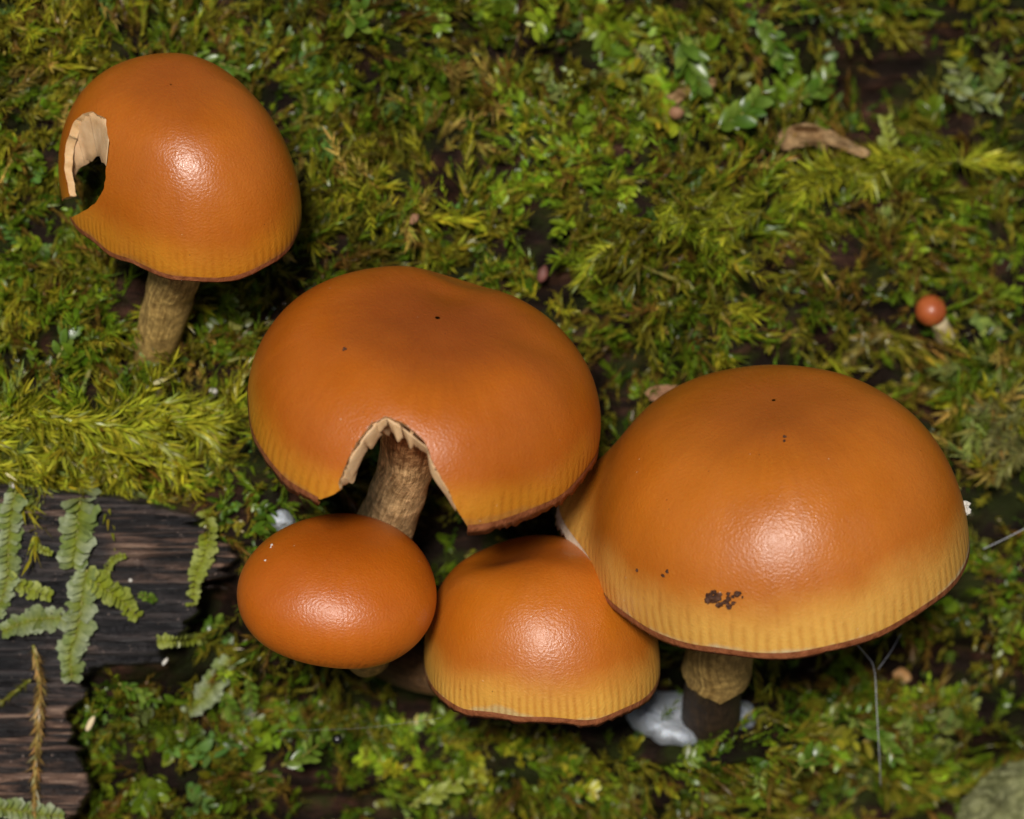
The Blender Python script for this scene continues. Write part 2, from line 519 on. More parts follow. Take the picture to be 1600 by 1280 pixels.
for w, (bx, by) in enumerate((((-320, 396), (730, 1100)), ((-320, 166), (1040, 1400)))):
    gx = np.arange(bx[0], bx[1], 3.6); gy = np.arange(by[0], by[1], 2.6)
    GX, GY = np.meshgrid(gx, gy)
    top, sd, gr, big = slab_height(GX, GY, w)
    base = log_point(GX, 640-GY)[..., 2]-30
    zz = base+(top-base)*smooth01(.15+sd/16)
    Pw = at(GX, GY, zz).reshape(-1, 3)
    n_ = len(gx); m_ = len(gy)
    i, j = np.meshgrid(np.arange(n_-1), np.arange(m_-1), indexing='xy')
    F = np.stack([(j+1)*n_+i, (j+1)*n_+i+1, j*n_+i+1, j*n_+i], -1).reshape(-1, 4)
    keep = (sd.ravel()[F].max(1) > -4)
    F = F[keep]
    used = np.unique(F); mp = np.full(len(Pw), -1); mp[used] = np.arange(len(used))
    if w == 0:
        tan = smooth01((GX-140)/60)*np.exp(-((GY-855-.15*(GX-250))/48)**2)*.85+smooth01((GX-300)/30)*.9+.55*np.exp(-((GY-800)/40)**2)*(GX < 140)
        tan = tan*(1-smooth01((GY-905)/40)*(GX < 300))
    else:
        tan = smooth01((GY-1080)/50)*.85
    tan = np.clip(tan+.5*fbm(GX/120, GY/22, 80, 3), 0, 1)
    mesh_obj('wood_slab', Pw[used], mp[F], M_slab, log, attrs={'g': np.clip(gr.ravel()[used]*.5+.5, 0, 1), 'tan': tan.ravel()[used]})

# ------------------------------------------------------------------ moss, as stuff
LEAF_A = (np.array([0, .22, .5, .76, .93, 1.0]), np.array([.10, .36, .46, .38, .18, .03]))
LEAF_L = (np.array([0, .22, .52, .80, .95, 1.0]), np.array([.22, .50, .60, .54, .44, .30]))
LEAF_N = (np.array([0, .3, .7, 1.0]), np.array([.32, .5, .26, .02]))

def leaves_mesh(O, T, N, ln, wd, curl, cup, three, templ):
    """O origins, T leaf directions, N leaf normals, all (n,3)"""
    ys, hw = templ
    T = norm(T); N = norm(N-(N*T).sum(-1, keepdims=True)*T); A = np.cross(T, N)
    lat = np.array([-1, 0, 1.0]) if three else np.array([-1, 1.0])
    k, c = len(ys), len(lat)
    yy = ys[None, :, None]; la = lat[None, None, :]
    along = yy*ln[:, None, None]*np.ones_like(la)
    across = la*(hw[None, :, None]*wd[:, None, None])
    out = -curl[:, None, None]*yy**2*ln[:, None, None]+cup[:, None, None]*np.abs(across)*(1 if three else 0)
    V = O[:, None, None]+along[..., None]*T[:, None, None]+across[..., None]*A[:, None, None]+out[..., None]*N[:, None, None]
    n = len(O); V = V.reshape(-1, 3)
    q = []
    for r in range(k-1):
        for s_ in range(c-1):
            q.append((r*c+s_, r*c+s_+1, (r+1)*c+s_+1, (r+1)*c+s_))
    q = np.array(q)
    F = (q[None]+(np.arange(n)*k*c)[:, None, None]).reshape(-1, 4)
    return V, F, k*c

def shoots(base, dirs, nrm, L, nleaf, kind, leaflen, colr):
    """vectorised little shoots; every array has one row per shoot"""
    n = len(base)
    si = np.repeat(np.arange(n), nleaf)
    u = np.tile((np.arange(nleaf)+.5)/nleaf, n)+rng.normal(0, .02, n*nleaf)
    bend = rng.normal(0, .35, (n, 3))+nrm*rng.uniform(-.5, .2, (n, 1))
    O = base[si]+dirs[si]*(L[si]*u)[:, None]+bend[si]*(L[si]*u*u*.45)[:, None]
    Tn = norm(dirs[si]+bend[si]*(.9*u)[:, None])
    a = norm(np.cross(Tn, nrm[si])); b = np.cross(a, Tn)
    ln = leaflen[si]*rng.uniform(.7, 1.25, n*nleaf)*(1.05-.55*np.abs(u-.45)**1.5)
    if kind == 'leafy':
        side = np.tile(np.where(np.arange(nleaf) % 2 == 0, 1, -1), n)
        th = rng.normal(0, .45, n*nleaf)
        dv = norm(a*(side*np.cos(th))[:, None]+b*(np.sin(th)+.25)[:, None])
        dv = norm(dv*.85+Tn*rng.uniform(.35, .95, (n*nleaf, 1)))
        Nn = norm(b+.5*rng.normal(0, .5, b.shape)+.2*Tn)
        V, F, k = leaves_mesh(O, dv, Nn, ln, ln*rng.uniform(.40, .68, len(ln)), rng.normal(.12, .18, len(ln)), rng.normal(.2, .2, len(ln)), True, LEAF_A)
    else:
        th = np.arange(n*nleaf)*2.4+rng.normal(0, .3, n*nleaf)
        dv = a*np.cos(th)[:, None]+b*np.sin(th)[:, None]
        sp = rng.uniform(.45, 1.05, (n*nleaf, 1))*(1.15-.75*u[:, None])
        dv = norm(dv*sp+Tn*.75)
        Nn = Tn+.3*rng.normal(0, .5, Tn.shape)
        wd = ln*(rng.uniform(.12, .21, len(ln)) if kind == 'spiky' else rng.uniform(.3, .5, len(ln)))
        V, F, k = leaves_mesh(O, dv, Nn, ln, wd, rng.normal(-.05, .22, len(ln)), np.zeros(len(ln)), False, LEAF_N)
    cc = colr[si]*rng.uniform(.7, 1.3, (len(si), 1))*(1+rng.normal(0, .08, (len(si), 3)))
    cc = np.clip(np.repeat(cc, k, 0), .004, .8)
    return V, F, cc

GREEN = (.095, .150, .012); BRIGHT = (.165, .235, .018); OLIVE = (.150, .142, .018); YEL = (.245, .245, .022)
PALE = (.20, .25, .085); DEEP = (.040, .080, .008); BROWN = (.12, .075, .018); STRAW = (.31, .235, .07); TEAL = (.085, .165, .045)
# x, y, half widths, kind, shoots per 10 000 square p, leaf length, colours
ZONES = [
 # whole face
 (800, 640, 1000, 820, 'tiny', 15, 12, (OLIVE, GREEN, DEEP, OLIVE)),
 (800, 640, 1000, 820, 'leafy', 6.5, 17, (GREEN, DEEP, TEAL, OLIVE)),
 (800, 640, 1000, 820, 'spiky', 13, 23, (OLIVE, GREEN, OLIVE, BROWN)),
 # upper left
 (60, 110, 130, 160, 'spiky', 8, 27, (OLIVE, YEL, OLIVE, STRAW)),
 (200, 40, 170, 90, 'leafy', 3.5, 25, (GREEN, PALE, OLIVE)),
 (200, 50, 200, 90, 'spiky', 4, 24, (OLIVE, GREEN, YEL)),
 (440, 110, 150, 150, 'leafy', 5, 25, (GREEN, BRIGHT, TEAL, GREEN)),
 (560, 90, 200, 130, 'tiny', 8, 14, (OLIVE, BRIGHT, YEL)),
 (600, 130, 200, 120, 'leafy', 4, 23, (GREEN, TEAL, BRIGHT)),
 (50, 260, 120, 110, 'leafy', 4, 27, (GREEN, PALE, BRIGHT)),
 (60, 380, 120, 90, 'leafy', 4, 25, (DEEP, GREEN, TEAL)),
 (540, 290, 120, 120, 'spiky', 7, 28, (OLIVE, OLIVE, YEL, STRAW)),
 (600, 370, 180, 60, 'spiky', 7, 30, (OLIVE, YEL, GREEN)),
 (730, 150, 120, 90, 'spiky', 5, 25, (OLIVE, STRAW, GREEN)),
 # top middle, rounder leaves
 (900, 60, 190, 120, 'leafy', 5.5, 29, (BRIGHT, GREEN, OLIVE, BRIGHT)),
 (1040, 90, 130, 110, 'leafy', 5.5, 34, (BRIGHT, PALE, GREEN, YEL)),
 (960, 190, 160, 80, 'leafy', 5, 27, (BRIGHT, GREEN, PALE)),
 (870, 190, 170, 90, 'tiny', 8, 15, (OLIVE, BRIGHT, YEL)),
 (1130, 170, 90, 60, 'leafy', 5, 34, (BRIGHT, PALE, OLIVE)),
 (880, 320, 170, 90, 'tiny', 10, 16, (GREEN, BRIGHT, OLIVE)),
 (860, 330, 200, 90, 'leafy', 3, 23, (GREEN, TEAL, BRIGHT)),
 (950, 420, 120, 60, 'spiky', 6, 28, (YEL, OLIVE, BRIGHT)),
 (1090, 350, 120, 60, 'spiky', 8, 34, (YEL, BRIGHT, OLIVE)),
 (1150, 230, 120, 60, 'spiky', 3, 26, (BROWN, OLIVE, STRAW)),
 # right
 (1300, 150, 120, 50, 'leafy', 3, 30, (GREEN, BRIGHT, TEAL)),
 (1530, 150, 80, 60, 'leafy', 4, 30, (PALE, TEAL, GREEN)),
 (1580, 30, 50, 40, 'leafy', 5, 30, (YEL, BRIGHT)),
 (1400, 330, 220, 90, 'tiny', 8, 16, (GREEN, OLIVE, BRIGHT)),
 (1520, 350, 110, 130, 'leafy', 4, 27, (GREEN, BRIGHT, PALE)),
 (1330, 400, 120, 70, 'spiky', 5, 26, (OLIVE, GREEN, BROWN)),
 (1150, 480, 160, 70, 'tiny', 9, 16, (OLIVE, GREEN, STRAW)),
 (1060, 520, 120, 70, 'spiky', 5, 26, (OLIVE, GREEN, YEL)),
 (1340, 520, 70, 40, 'spiky', 7, 32, (STRAW, OLIVE, YEL)),
 (1560, 660, 60, 100, 'spiky', 8, 34, (STRAW, PALE, YEL)),
 (1540, 560, 80, 50, 'spiky', 4, 26, (OLIVE, BROWN, GREEN)),
 (1560, 900, 70, 80, 'leafy', 5, 27, (BRIGHT, GREEN, PALE)),
 (1570, 980, 60, 40, 'leafy', 5, 30, (BRIGHT, PALE)),
 (1440, 1010, 90, 40, 'leafy', 4, 24, (GREEN, OLIVE)),
 # left, beneath the first mushroom
 (100, 480, 180, 80, 'spiky', 7, 27, (OLIVE, YEL, GREEN)),
 (130, 560, 230, 80, 'leafy', 4.5, 27, (GREEN, BRIGHT, PALE, OLIVE)),
 (330, 560, 100, 70, 'tiny', 9, 15, (OLIVE, STRAW, BRIGHT)),
 (60, 600, 120, 60, 'tiny', 10, 15, (OLIVE, PALE, YEL)),
 (150, 690, 260, 46, 'spiky', 11, 34, (YEL, YEL, OLIVE, BRIGHT)),
 (40, 700, 140, 50, 'spiky', 9, 38, (YEL, YEL, PALE)),
 (400, 540, 60, 80, 'spiky', 4, 24, (OLIVE, GREEN)),
 (360, 760, 60, 50, 'leafy', 5, 24, (DEEP, GREEN)),
 # bottom
 (240, 1180, 110, 100, 'leafy', 7, 30, (BRIGHT, GREEN, GREEN, TEAL)),
 (380, 1190, 120, 90, 'leafy', 5, 30, (GREEN, BRIGHT, OLIVE)),
 (330, 1060, 60, 60, 'leafy', 6, 26, (BRIGHT, OLIVE, PALE)),
 (560, 1230, 220, 70, 'leafy', 5, 27, (GREEN, BRIGHT, DEEP, PALE)),
 (560, 1170, 150, 50, 'tiny', 7, 15, (GREEN, DEEP, OLIVE)),
 (800, 1220, 260, 60, 'tiny', 11, 17, (BRIGHT, YEL, OLIVE, GREEN)),
 (850, 1210, 260, 70, 'leafy', 4, 24, (BRIGHT, GREEN, YEL)),
 (1150, 1220, 260, 70, 'leafy', 6, 28, (BRIGHT, GREEN, PALE, OLIVE)),
 (1400, 1210, 200, 80, 'leafy', 6, 27, (GREEN, BRIGHT, PALE)),
 (1400, 1170, 260, 50, 'tiny', 7, 16, (OLIVE, GREEN)),
 (1300, 1120, 80, 50, 'leafy', 5, 27, (DEEP, GREEN)),
 (1110, 1160, 120, 26, 'leafy', 8, 27, (GREEN, BRIGHT, DEEP)),
]
# bare places and cap shade made by thinning moss: x, y, half widths, strength
BARE_AND_SHADE = [(740, 262, 75, 42, .95), (1400, 1075, 260, 48, .97), (1110, 1070, 170, 60, .9), (1280, 100, 300, 32, .9), (1400, 40, 200, 40, .75), (1420, 575, 100, 60, .85),
        (1250, 395, 120, 30, .6), (1510, 800, 70, 70, .85), (960, 590, 55, 60, .9), (1240, 560, 200, 30, .6), (330, 935, 50, 60, .8), (700, 900, 200, 70, .6),
        (660, 1095, 260, 55, .88), (880, 1145, 200, 35, .8), (780, 860, 160, 60, .8), (1500, 500, 60, 50, .7), (520, 230, 30, 30, .7), (195, 105, 40, 22, .8), (1200, 700, 300, 120, .5), (660, 640, 220, 150, .5),  # moss thinned below the lower caps to imitate their shadow
        (1440, 240, 40, 30, .5), (1230, 340, 40, 30, .6), (420, 830, 50, 50, .6), (1010, 300, 40, 40, .6), (1060, 250, 40, 25, .7)]

acc = {'leafy': [], 'spiky': [], 'tiny': []}
for zi, (cx, cy, rx, ry, kind, dens, ll, cols) in enumerate(ZONES):
    if kind == 'leafy': dens *= .62; ll *= .84
    else: dens *= 1.5
    n = int(math.pi*rx*ry/1e4*dens*2.1) if zi > 2 else int(4*rx*ry/1e4*dens*.85)
    if zi > 2:
        r = np.sqrt(rng.random(n))*(1+.22*rng.normal(size=n)); th = rng.random(n)*2*math.pi
        x = cx+rx*r*np.cos(th); y = cy+ry*r*np.sin(th)
    else:
        x = rng.uniform(cx-rx, cx+rx, n); y = rng.uniform(cy-ry, cy+ry, n)
    keep = rng.random(n) > 0
    for bx, by, brx, bry, st in BARE_AND_SHADE:
        keep &= rng.random(n) > .9*st*np.exp(-(((x-bx)/brx)**2+((y-by)/bry)**2)**2)
    keep &= (fbm(x/70, y/55, 33, 3) > -.29+rng.normal(0, .08, n))
    keep &= np.minimum(poly_sdf(x, y, SLAB_A), poly_sdf(x, y, SLAB_B)) > -9*rng.random(n)
    x, y = x[keep], y[keep]; n = len(x)
    if n == 0: continue
    s_ = 640-y
    nr = log_normal(x, s_)
    base = log_point(x, s_, -3)
    az = 9.0*fbm(x/190, y/150, 66, 2)-1.2+rng.normal(0, .75, n)
    tg = norm(np.stack([np.cos(az), np.sin(az), 0*az], -1)-nr*((np.cos(az)*nr[:, 0]+np.sin(az)*nr[:, 1])[:, None]))
    el = rng.uniform(.15, 1.1, n) if kind != 'leafy' else rng.uniform(.15, .9, n)
    dirs = norm(tg*np.cos(el)[:, None]+nr*np.sin(el)[:, None]+np.array([0, .18, .05]))
    pal = np.array(cols)[rng.integers(0, len(cols), n)]
    shade = 1+.8*fbm(x/90, y/70, 44, 2)[:, None]
    ll_ = ll*rng.uniform(.6, 1.15, n)
    if kind == 'leafy': a = (base, dirs, nr, rng.uniform(38, 95, n)*ll/25, 14)
    elif kind == 'spiky': a = (base, dirs, nr, rng.uniform(40, 110, n)*ll/27, 32)
    else: a = (base, dirs, nr, rng.uniform(18, 50, n), 18)
    acc[kind].append(shoots(*a, kind, ll_, pal*shade*np.array([1.56, 1.46, 1.05])))
for kind, nm, lab in (('leafy', 'leafy_moss', 'green moss with small rounded glossy leaves spread over the log'),
                      ('spiky', 'spiky_moss', 'olive and yellow moss with thin pointed leaves over the log'),
                      ('tiny', 'carpet_moss', 'low carpet of tiny-leaved moss filling the gaps on the log')):
    off = 0; VV = []; FF = []; CC = []
    for V, F, c in acc[kind]:
        VV.append(V); FF.append(F+off); CC.append(c); off += len(V)
    o = mesh_obj(nm, np.concatenate(VV), np.concatenate(FF), M_moss, base=(0, 0, 0), attrs={'col': np.concatenate(CC)})
    tag(o, lab, 'moss', kind='stuff')
    print('TRI', nm, len(o.data.polygons)*2, 'tris')

# ------------------------------------------------------------------ mushrooms
LX = np.array([1.0, 0, 0])
def loc2face(v):
    """cap-local (right, back, up along gravity) -> log-face frame"""
    x, y, z = v[..., 0], v[..., 1], v[..., 2]
    c, s_ = math.cos(PITCH), math.sin(PITCH)
    return np.stack([x, z*c+y*s_, z*s_-y*c], -1)

CAPS = {
 1: dict(fit=[278.68, 304.17, 191.85, 204.31, .1476, -.0018, .7112, 1.0591, 1.6906, .0191, .0688, -.0359, -.1362, -.0026, .0002], z=260,
         dents=[(.15, .30, .35, 5), (-.35, .1, .3, -3)], thick=15, gd=62, ngill=60,
         bite=[(60, 335), (84, 316), (109, 306), (105, 288), (99, 260), (102, 226), (112, 192), (128, 177), (145, 173), (166, 185), (171, 212), (167, 254), (166, 280),
               (158, 305), (148, 319), (138, 326), (126, 332), (100, 348)]),
 2: dict(fit=[659.95, 654.42, 282.96, 185.11, .0356, .1391, .62, .9977, 1.6062, -.0148, .0012, -.0206, -.003, .0214, .0142], z=360,
         dents=[(.16, .62, .20, -15), (.05, .30, .14, -7), (-.12, .45, .22, 5), (.45, .40, .22, 5), (.52, -.42, .28, 12), (-.02, -.45, .2, -5)], thick=15, gd=64, ngill=56,
         bite=[(500, 800), (499, 781), (531, 766), (528, 753), (543, 716), (561, 684), (580, 660), (606, 649), (634, 664), (656, 682), (668, 697), (673, 717), (685, 738), (701, 766),
               (713, 794), (731, 822), (725, 860), (500, 860)]),
 3: dict(fit=[1228.63, 838.11, 290.15, 242.79, -.0123, -.1134, .6624, .969, 1.6382, -.0618, -.043, -.0068, -.0369, .0238, -.0042], z=300,
         dents=[(-.1, .2, .5, 3)], thick=14, gd=60, ngill=60, flare=(math.pi-.37, .30, .26, 38), bite=None),
 4: dict(fit=[843.29, 1029.08, 185.04, 185.35, -.0974, -.0233, .7491, 1.0061, 1.6467, .0083, .0306, -.0094, -.0463, .0051, -.0196], z=220,
         dents=[(-.28, .22, .30, -24), (.15, -.25, .28, 6)], thick=11, gd=45, ngill=48, bite=None),
 5: dict(fit=[526.53, 925.06, 152.30, 101.87, .0866, .0747, .9804, .9712, 2.0895, .0231, .0119, .0212, .0158, -.0204, -.0207], z=340,
         dents=[], wavy=0, lumpy=.6, thick=12, gd=22, ngill=40, bite=None)}

def cap_fn(c):
    cx, cy, R, H, tx, ty, pp, qq, tm, a1, b1, a2, b2, a3, b3 = c['fit']; zc = c['z']; k = (D-zc)/D
    cen = at(cx, cy, zc)
    def f(phi, t, inner=0.0, drop=0.0):
        phi = np.asarray(phi, float); t = np.asarray(t, float)
        tau = np.maximum(t*tm, 1e-4)
        r = np.sin(tau)**pp; z = np.sign(np.cos(tau))*np.abs(np.cos(tau))**qq
        m = 1+a1*np.cos(phi)+b1*np.sin(phi)+a2*np.cos(2*phi)+b2*np.sin(2*phi)+a3*np.cos(3*phi)+b3*np.sin(3*phi)
        m = m+(.006*np.sin(5*phi+cx)*t**2+.004*np.sin(9*phi+cy)*t**4)*c.get('wavy', 1)
        z = H*z
        lift = (3.0*np.sin(4*phi+cx*.3)*t**5+2.2*np.sin(11*phi+cy*.2)*t**12)*c.get('wavy', 1)
        if c.get('flare'):
            p0, wd, am, up = c['flare']
            dphi = (phi-p0+math.pi) % (2*math.pi)-math.pi
            g = np.exp(-(dphi/wd)**2)
            m = m+am*g*smooth01((t-.45)/.55)**2; lift = lift+up*g*t**6
        for ux, uy, w, dz in c['dents']:
            z = z+dz*np.exp(-((r*np.cos(phi)-ux)**2+(r*np.sin(phi)-uy)**2)/(w*w))
        # natural unevenness of the dome
        z = z+R*.030*c.get('lumpy', 1)*fbm(r*np.cos(phi)*1.5+cx*.01, r*np.sin(phi)*1.5+cy*.013, 120, 3)*smooth01(r*3)
        # flesh thickness: scale towards the cap's own centre line
        if np.any(inner != 0):
            ri = np.maximum(R*r*m-inner*np.minimum(1, t*1.5), 0)
            z = z-inner*np.cos(np.minimum(tau, 1.4))
        else:
            ri = R*r*m
        z = z+lift-drop
        x = ri*np.cos(phi); y = ri*np.sin(phi)
        y, z = y*math.cos(tx)-z*math.sin(tx), y*math.sin(tx)+z*math.cos(tx)
        x, z = x*math.cos(ty)+z*math.sin(ty), -x*math.sin(ty)+z*math.cos(ty)
        return cen+loc2face(np.stack(np.broadcast_arrays(x, y, z), -1))*k
    return f

CAP_SURF = {}
def facing_at(key, px, py):
    P, N = CAP_SURF[key]
    x, y = seen(P); d = (x-px)**2+(y-py)**2+np.where(N[:, 2] > .02, 0, 1e6)
    i = int(np.argmin(d))
    return P[i], N[i]

def build_mushroom(key, stem_path, stem_r, stem_mat, label):
    c = CAPS[key]; f = cap_fn(c)
    path = spline(stem_path, 40)
    root = empty('mushroom', path[-1], label, 'mushroom', None)
    NP, NT = 264, 100
    phi = np.linspace(0, 2*math.pi, NP, endpoint=False)
    tt = np.linspace(0, 1, NT+1)**1.35
    tt[0] = .0006
    PH, TT = np.meshgrid(phi, tt)            # rows: t
    Pm = f(PH, TT)
    # which part was eaten away
    def eaten(ph, t):
        Q = f(ph, t); x, y = seen(Q)
        return -poly_sdf(x, y, c['bite'])+3.2*fbm(x/14, y/14, 90, 2)-.6
    if c['bite']:
        du = np.roll(Pm, -1, 1)-np.roll(Pm, 1, 1)
        dv = np.gradient(Pm, axis=0)
        Nn = norm(np.cross(dv, du))
        if Nn[NT//2, :, 2].sum() < 0 and False: Nn = -Nn
        cen = Pm.mean((0, 1)); sg = np.sign(((Pm-cen)*Nn).sum(-1).mean()); Nn = Nn*sg
        front = (Nn[..., 2] > -.35) & (np.sin(PH) < .75)
        ev = np.where(front, eaten(PH, TT), -50.0)
        inside = ev > 0
        PH2, TT2 = PH.copy(), TT.copy()
        best = np.full(PH.shape, 9.0)
        dphi = 2*math.pi/NP
        for dj, di in ((0, 1), (0, -1), (1, 0), (-1, 0), (1, 1), (1, -1), (-1, 1), (-1, -1)):
            nbr = np.roll(np.roll(inside, -dj, 0), -di, 1)
            valid = inside & ~nbr
            if dj == 1: valid[-1] = False
            if dj == -1: valid[0] = False
            if not valid.any(): continue
            tn = np.roll(TT, -dj, 0)
            lo = np.zeros(PH.shape); hi = np.ones(PH.shape)
            sel = np.where(valid)
            a0, t0 = PH[sel], TT[sel]; a1_, t1 = a0+di*dphi, tn[sel]
            l = np.zeros(len(a0)); h = np.ones(len(a0))
            for _ in range(14):
                mid = (l+h)/2
                e = eaten(a0+(a1_-a0)*mid, t0+(t1-t0)*mid)
                l = np.where(e > 0, mid, l); h = np.where(e > 0, h, mid)
            up = h < best[sel]
            ii = (sel[0][up], sel[1][up])
            PH2[ii] = (a0+(a1_-a0)*h)[up]; TT2[ii] = (t0+(t1-t0)*h)[up]; best[ii] = h[up]
        PH, TT = PH2, TT2
        Pm = f(PH, TT)
    else:
        inside = np.zeros(PH.shape, bool)
    th = c['thick']*(1-.55*TT**3)
    Pi = f(PH, TT, th)
    idx = np.arange(PH.size).reshape(PH.shape)
    A, Bq = idx[:-1], np.roll(idx[:-1], -1, 1); Cq, Dq = np.roll(idx[1:], -1, 1), idx[1:]
    F = np.stack([A, Dq, Cq, Bq], -1).reshape(-1, 4)
    ins = inside.ravel()[F].all(1)
    F = F[~ins]
    n = PH.size
    # edges on the border get a wall of flesh
    ed = {}
    for a, b in ((0, 1), (1, 2), (2, 3), (3, 0)):
        pass
    E = np.concatenate([F[:, [0, 1]], F[:, [1, 2]], F[:, [2, 3]], F[:, [3, 0]]])
    key_ = np.sort(E, 1); code = key_[:, 0]*n+key_[:, 1]
    u, first, cnt = np.unique(code, return_index=True, return_counts=True)
    Bd = E[first[cnt == 1]]
    Bd = Bd[TT.ravel()[Bd].min(1) > .02]
    Po, Pn = Pm.reshape(-1, 3), Pi.reshape(-1, 3)
    mid = Po*.45+Pn*.55
    bulge = 1.5*rng.normal(size=Po.shape)
    mid = mid+bulge*.6
    V = np.concatenate([Po, Pn, Po, mid, Pn])
    FI = F[:, ::-1]+n
    W1 = np.stack([Bd[:, 1]+2*n, Bd[:, 0]+2*n, Bd[:, 0]+3*n, Bd[:, 1]+3*n], -1)
    W2 = np.stack([Bd[:, 1]+3*n, Bd[:, 0]+3*n, Bd[:, 0]+4*n, Bd[:, 1]+4*n], -1)
    AF = np.concatenate([F, FI, W1, W2])
    fm = np.concatenate([np.zeros(len(F)), np.full(len(FI), 1), np.full(len(W1)+len(W2), 2)]).astype(int)
    used = np.unique(AF); mp = np.full(len(V), -1); mp[used] = np.arange(len(used))
    tatt = np.tile(TT.ravel(), 5)[used]; patt = np.tile(PH.ravel() % (2*math.pi), 5)[used]
    mesh_obj('cap', V[used], mp[AF], [CAPM[key], M_under, M_flesh], root, attrs={'t': tatt, 'phi': patt}, fmat=fm)
    du = f(PH+.01, TT)-Pm; dv = f(PH, TT+.004)-Pm
    Nn = norm(np.cross(dv, du)); cen = Pm.mean((0, 1)); sg = np.sign(((Pm-cen)*Nn).sum(-1).mean()); Nn = Nn*sg
    ok = ~inside.ravel()
    CAP_SURF[key] = (Po[ok], Nn.reshape(-1, 3)[ok])
    # brown margin hanging a little below the rim
    if key != 5:
        M = 420
        ph = np.linspace(0, 2*math.pi, M, endpoint=False)
        rag = 4.0+3.0*vnoise(ph*14, ph*0+key, 95)+5.0*np.maximum(vnoise(ph*40, ph*0+key*3, 96), 0)
        hang = {1: .38, 2: 1.1, 3: .55, 4: .8}[key]
        down = loc2face(np.array([0, 0, -1.0]))
        inw = norm(f(ph, np.full(M, .2))-f(ph, np.full(M, 1.0)))
        r0 = f(ph, np.full(M, .985))-inw*.8; r1 = f(ph, np.full(M, 1.0))-inw*1.2+down*2.0
        r2 = r1+down*(rag*hang*2.4)[:, None]+inw*(rag*.5)[:, None]; r3 = r2+inw*5-down*2
        rows = np.stack([r0, r1, r2, r3])
        kk = np.ones(M, bool)
        if c['bite']:
            x, y = seen(r1); kk = (poly_sdf(x, y, c['bite']) > -1) | (np.sin(ph) > .6)
        V = rows.reshape(-1, 3); FF = []
        for q in range(3):
            for j in range(M):
                j2 = (j+1) % M
                if kk[j] and kk[j2]: FF.append((q*M+j, (q+1)*M+j, (q+1)*M+j2, q*M+j2))
        mesh_obj('margin', V, FF, M_margin, root)
    # gills
    ng = c['ngill'] if key != 5 else 0; gd = c['gd']
    down = loc2face(np.array([0, 0, -1.0]))
    stuffV, stuffF = [], []
    for g in range(ng*2):
        full = g % 2 == 0
        p0 = (g+rng.uniform(-.25, .25))*math.pi/ng
        ts = np.linspace(.2 if full else rng.uniform(.5, .66), .985, 22)
        if c['bite']:
            e = np.array(eaten(np.full(22, p0), ts)) if math.sin(p0) < .75 else np.full(22, -9.0)
            nb = np.where(e > -2)[0]
            cutn = len(nb) > 0
            if cutn:
                # the piece of the gill between the stem and the bitten edge
                if nb[0] < 4: continue
                lo, hi = ts[0], ts[nb[0]]
                for _ in range(12):
                    mid = (lo+hi)/2
                    if eaten(np.array([p0]), np.array([mid]))[0] > -2: hi = mid
                    else: lo = mid
                ts = np.linspace(ts[0], lo, 22)
        else: cutn = False
        thg = c['thick']*(1-.55*ts**3)*.8
        topc = f(np.full(22, p0), ts, thg)
        prof = np.sin(np.clip((1.0-ts)/.40, 0, 1)*math.pi/2)**.8*np.clip((ts-.08)/.25, 0, 1)
        dep = gd*prof*(1 if full else np.clip((ts-ts[0])/.22, 0, 1)**.7*.75)*rng.uniform(.9, 1.08)
        dep = dep+2.5*fbm(ts*22, ts*0+g*1.7, 97, 2)*2
        if cutn: dep = dep*np.clip(.12+(ts[-1]-ts)/.16, 0, 1)
        lowc = topc+down*np.maximum(dep, 1.0)[:, None]
        sidev = norm(np.cross(topc[-1]-topc[0], down))
        wg = 3.4
        wave = 2.5*np.sin(ts*9+g)[:, None]*sidev
        a = topc+sidev*wg; b = topc-sidev*wg; cl = lowc+sidev*1.9+wave; dl = lowc-sidev*1.9+wave
        V = np.concatenate([a, cl, dl, b]); m = 22; FF = []
        for q in range(m-1):
            for r in range(3):
                FF.append((r*m+q, r*m+q+1, (r+1)*m+q+1, (r+1)*m+q))
        FF.append((m-1, 2*m-1, 3*m-1, 4*m-1)); FF.append((3*m, 2*m, m, 0))
        near = False
        if c['bite']:
            x, y = seen(np.concatenate([topc, lowc])); near = bool((poly_sdf(x, y, c['bite']) < 6).any())
        if near: mesh_obj('gill', V, FF, M_gill, root, smooth=False)
        else:
            o_ = sum(len(v) for v in stuffV); stuffV.append(V); stuffF += [tuple(q+o_ for q in ff) for ff in FF]
    if stuffV: mesh_obj('gills', np.concatenate(stuffV), stuffF, M_gill, root, smooth=False)['kind'] = 'stuff'
    # stem
    P_, F_, u_ = tube(path, spline([(r, 0, 0) for r in stem_r], 40)[:, 0], 40, .06, key)
    mesh_obj('stem', P_, F_, stem_mat, root, attrs={'t': u_, 'phi': np.tile(np.linspace(0, 2*math.pi, 40, endpoint=False), 40)})
    return root

def A3(x, y, z): return tuple(at(x, y, z))
m1 = build_mushroom(1, [A3(285, 250, 330), A3(277, 400, 225), A3(262, 470, 150), A3(240, 550, 45), A3(226, 600, -110)], [44, 40, 37, 35, 40], M_stem,
    'tan-orange mushroom with a round hole bitten out of its bell-shaped cap, standing apart')
m2 = build_mushroom(2, [A3(655, 600, 420), A3(642, 690, 330), A3(630, 745, 255), A3(598, 830, 130), A3(545, 925, -150)], [60, 44, 42, 46, 52], M_stem2,
    'wide orange mushroom with a ragged arch eaten out of its cap, showing gills and stem')
m3 = build_mushroom(3, [A3(1215, 750, 330), A3(1180, 900, 240), A3(1130, 1010, 150), A3(1115, 1070, 60), A3(1110, 1135, -60), A3(1108, 1160, -260)], [60, 48, 46, 43, 47, 50], M_stem3,
    'largest orange mushroom, broad dome with yellow striped margin and dark crumbs on it')
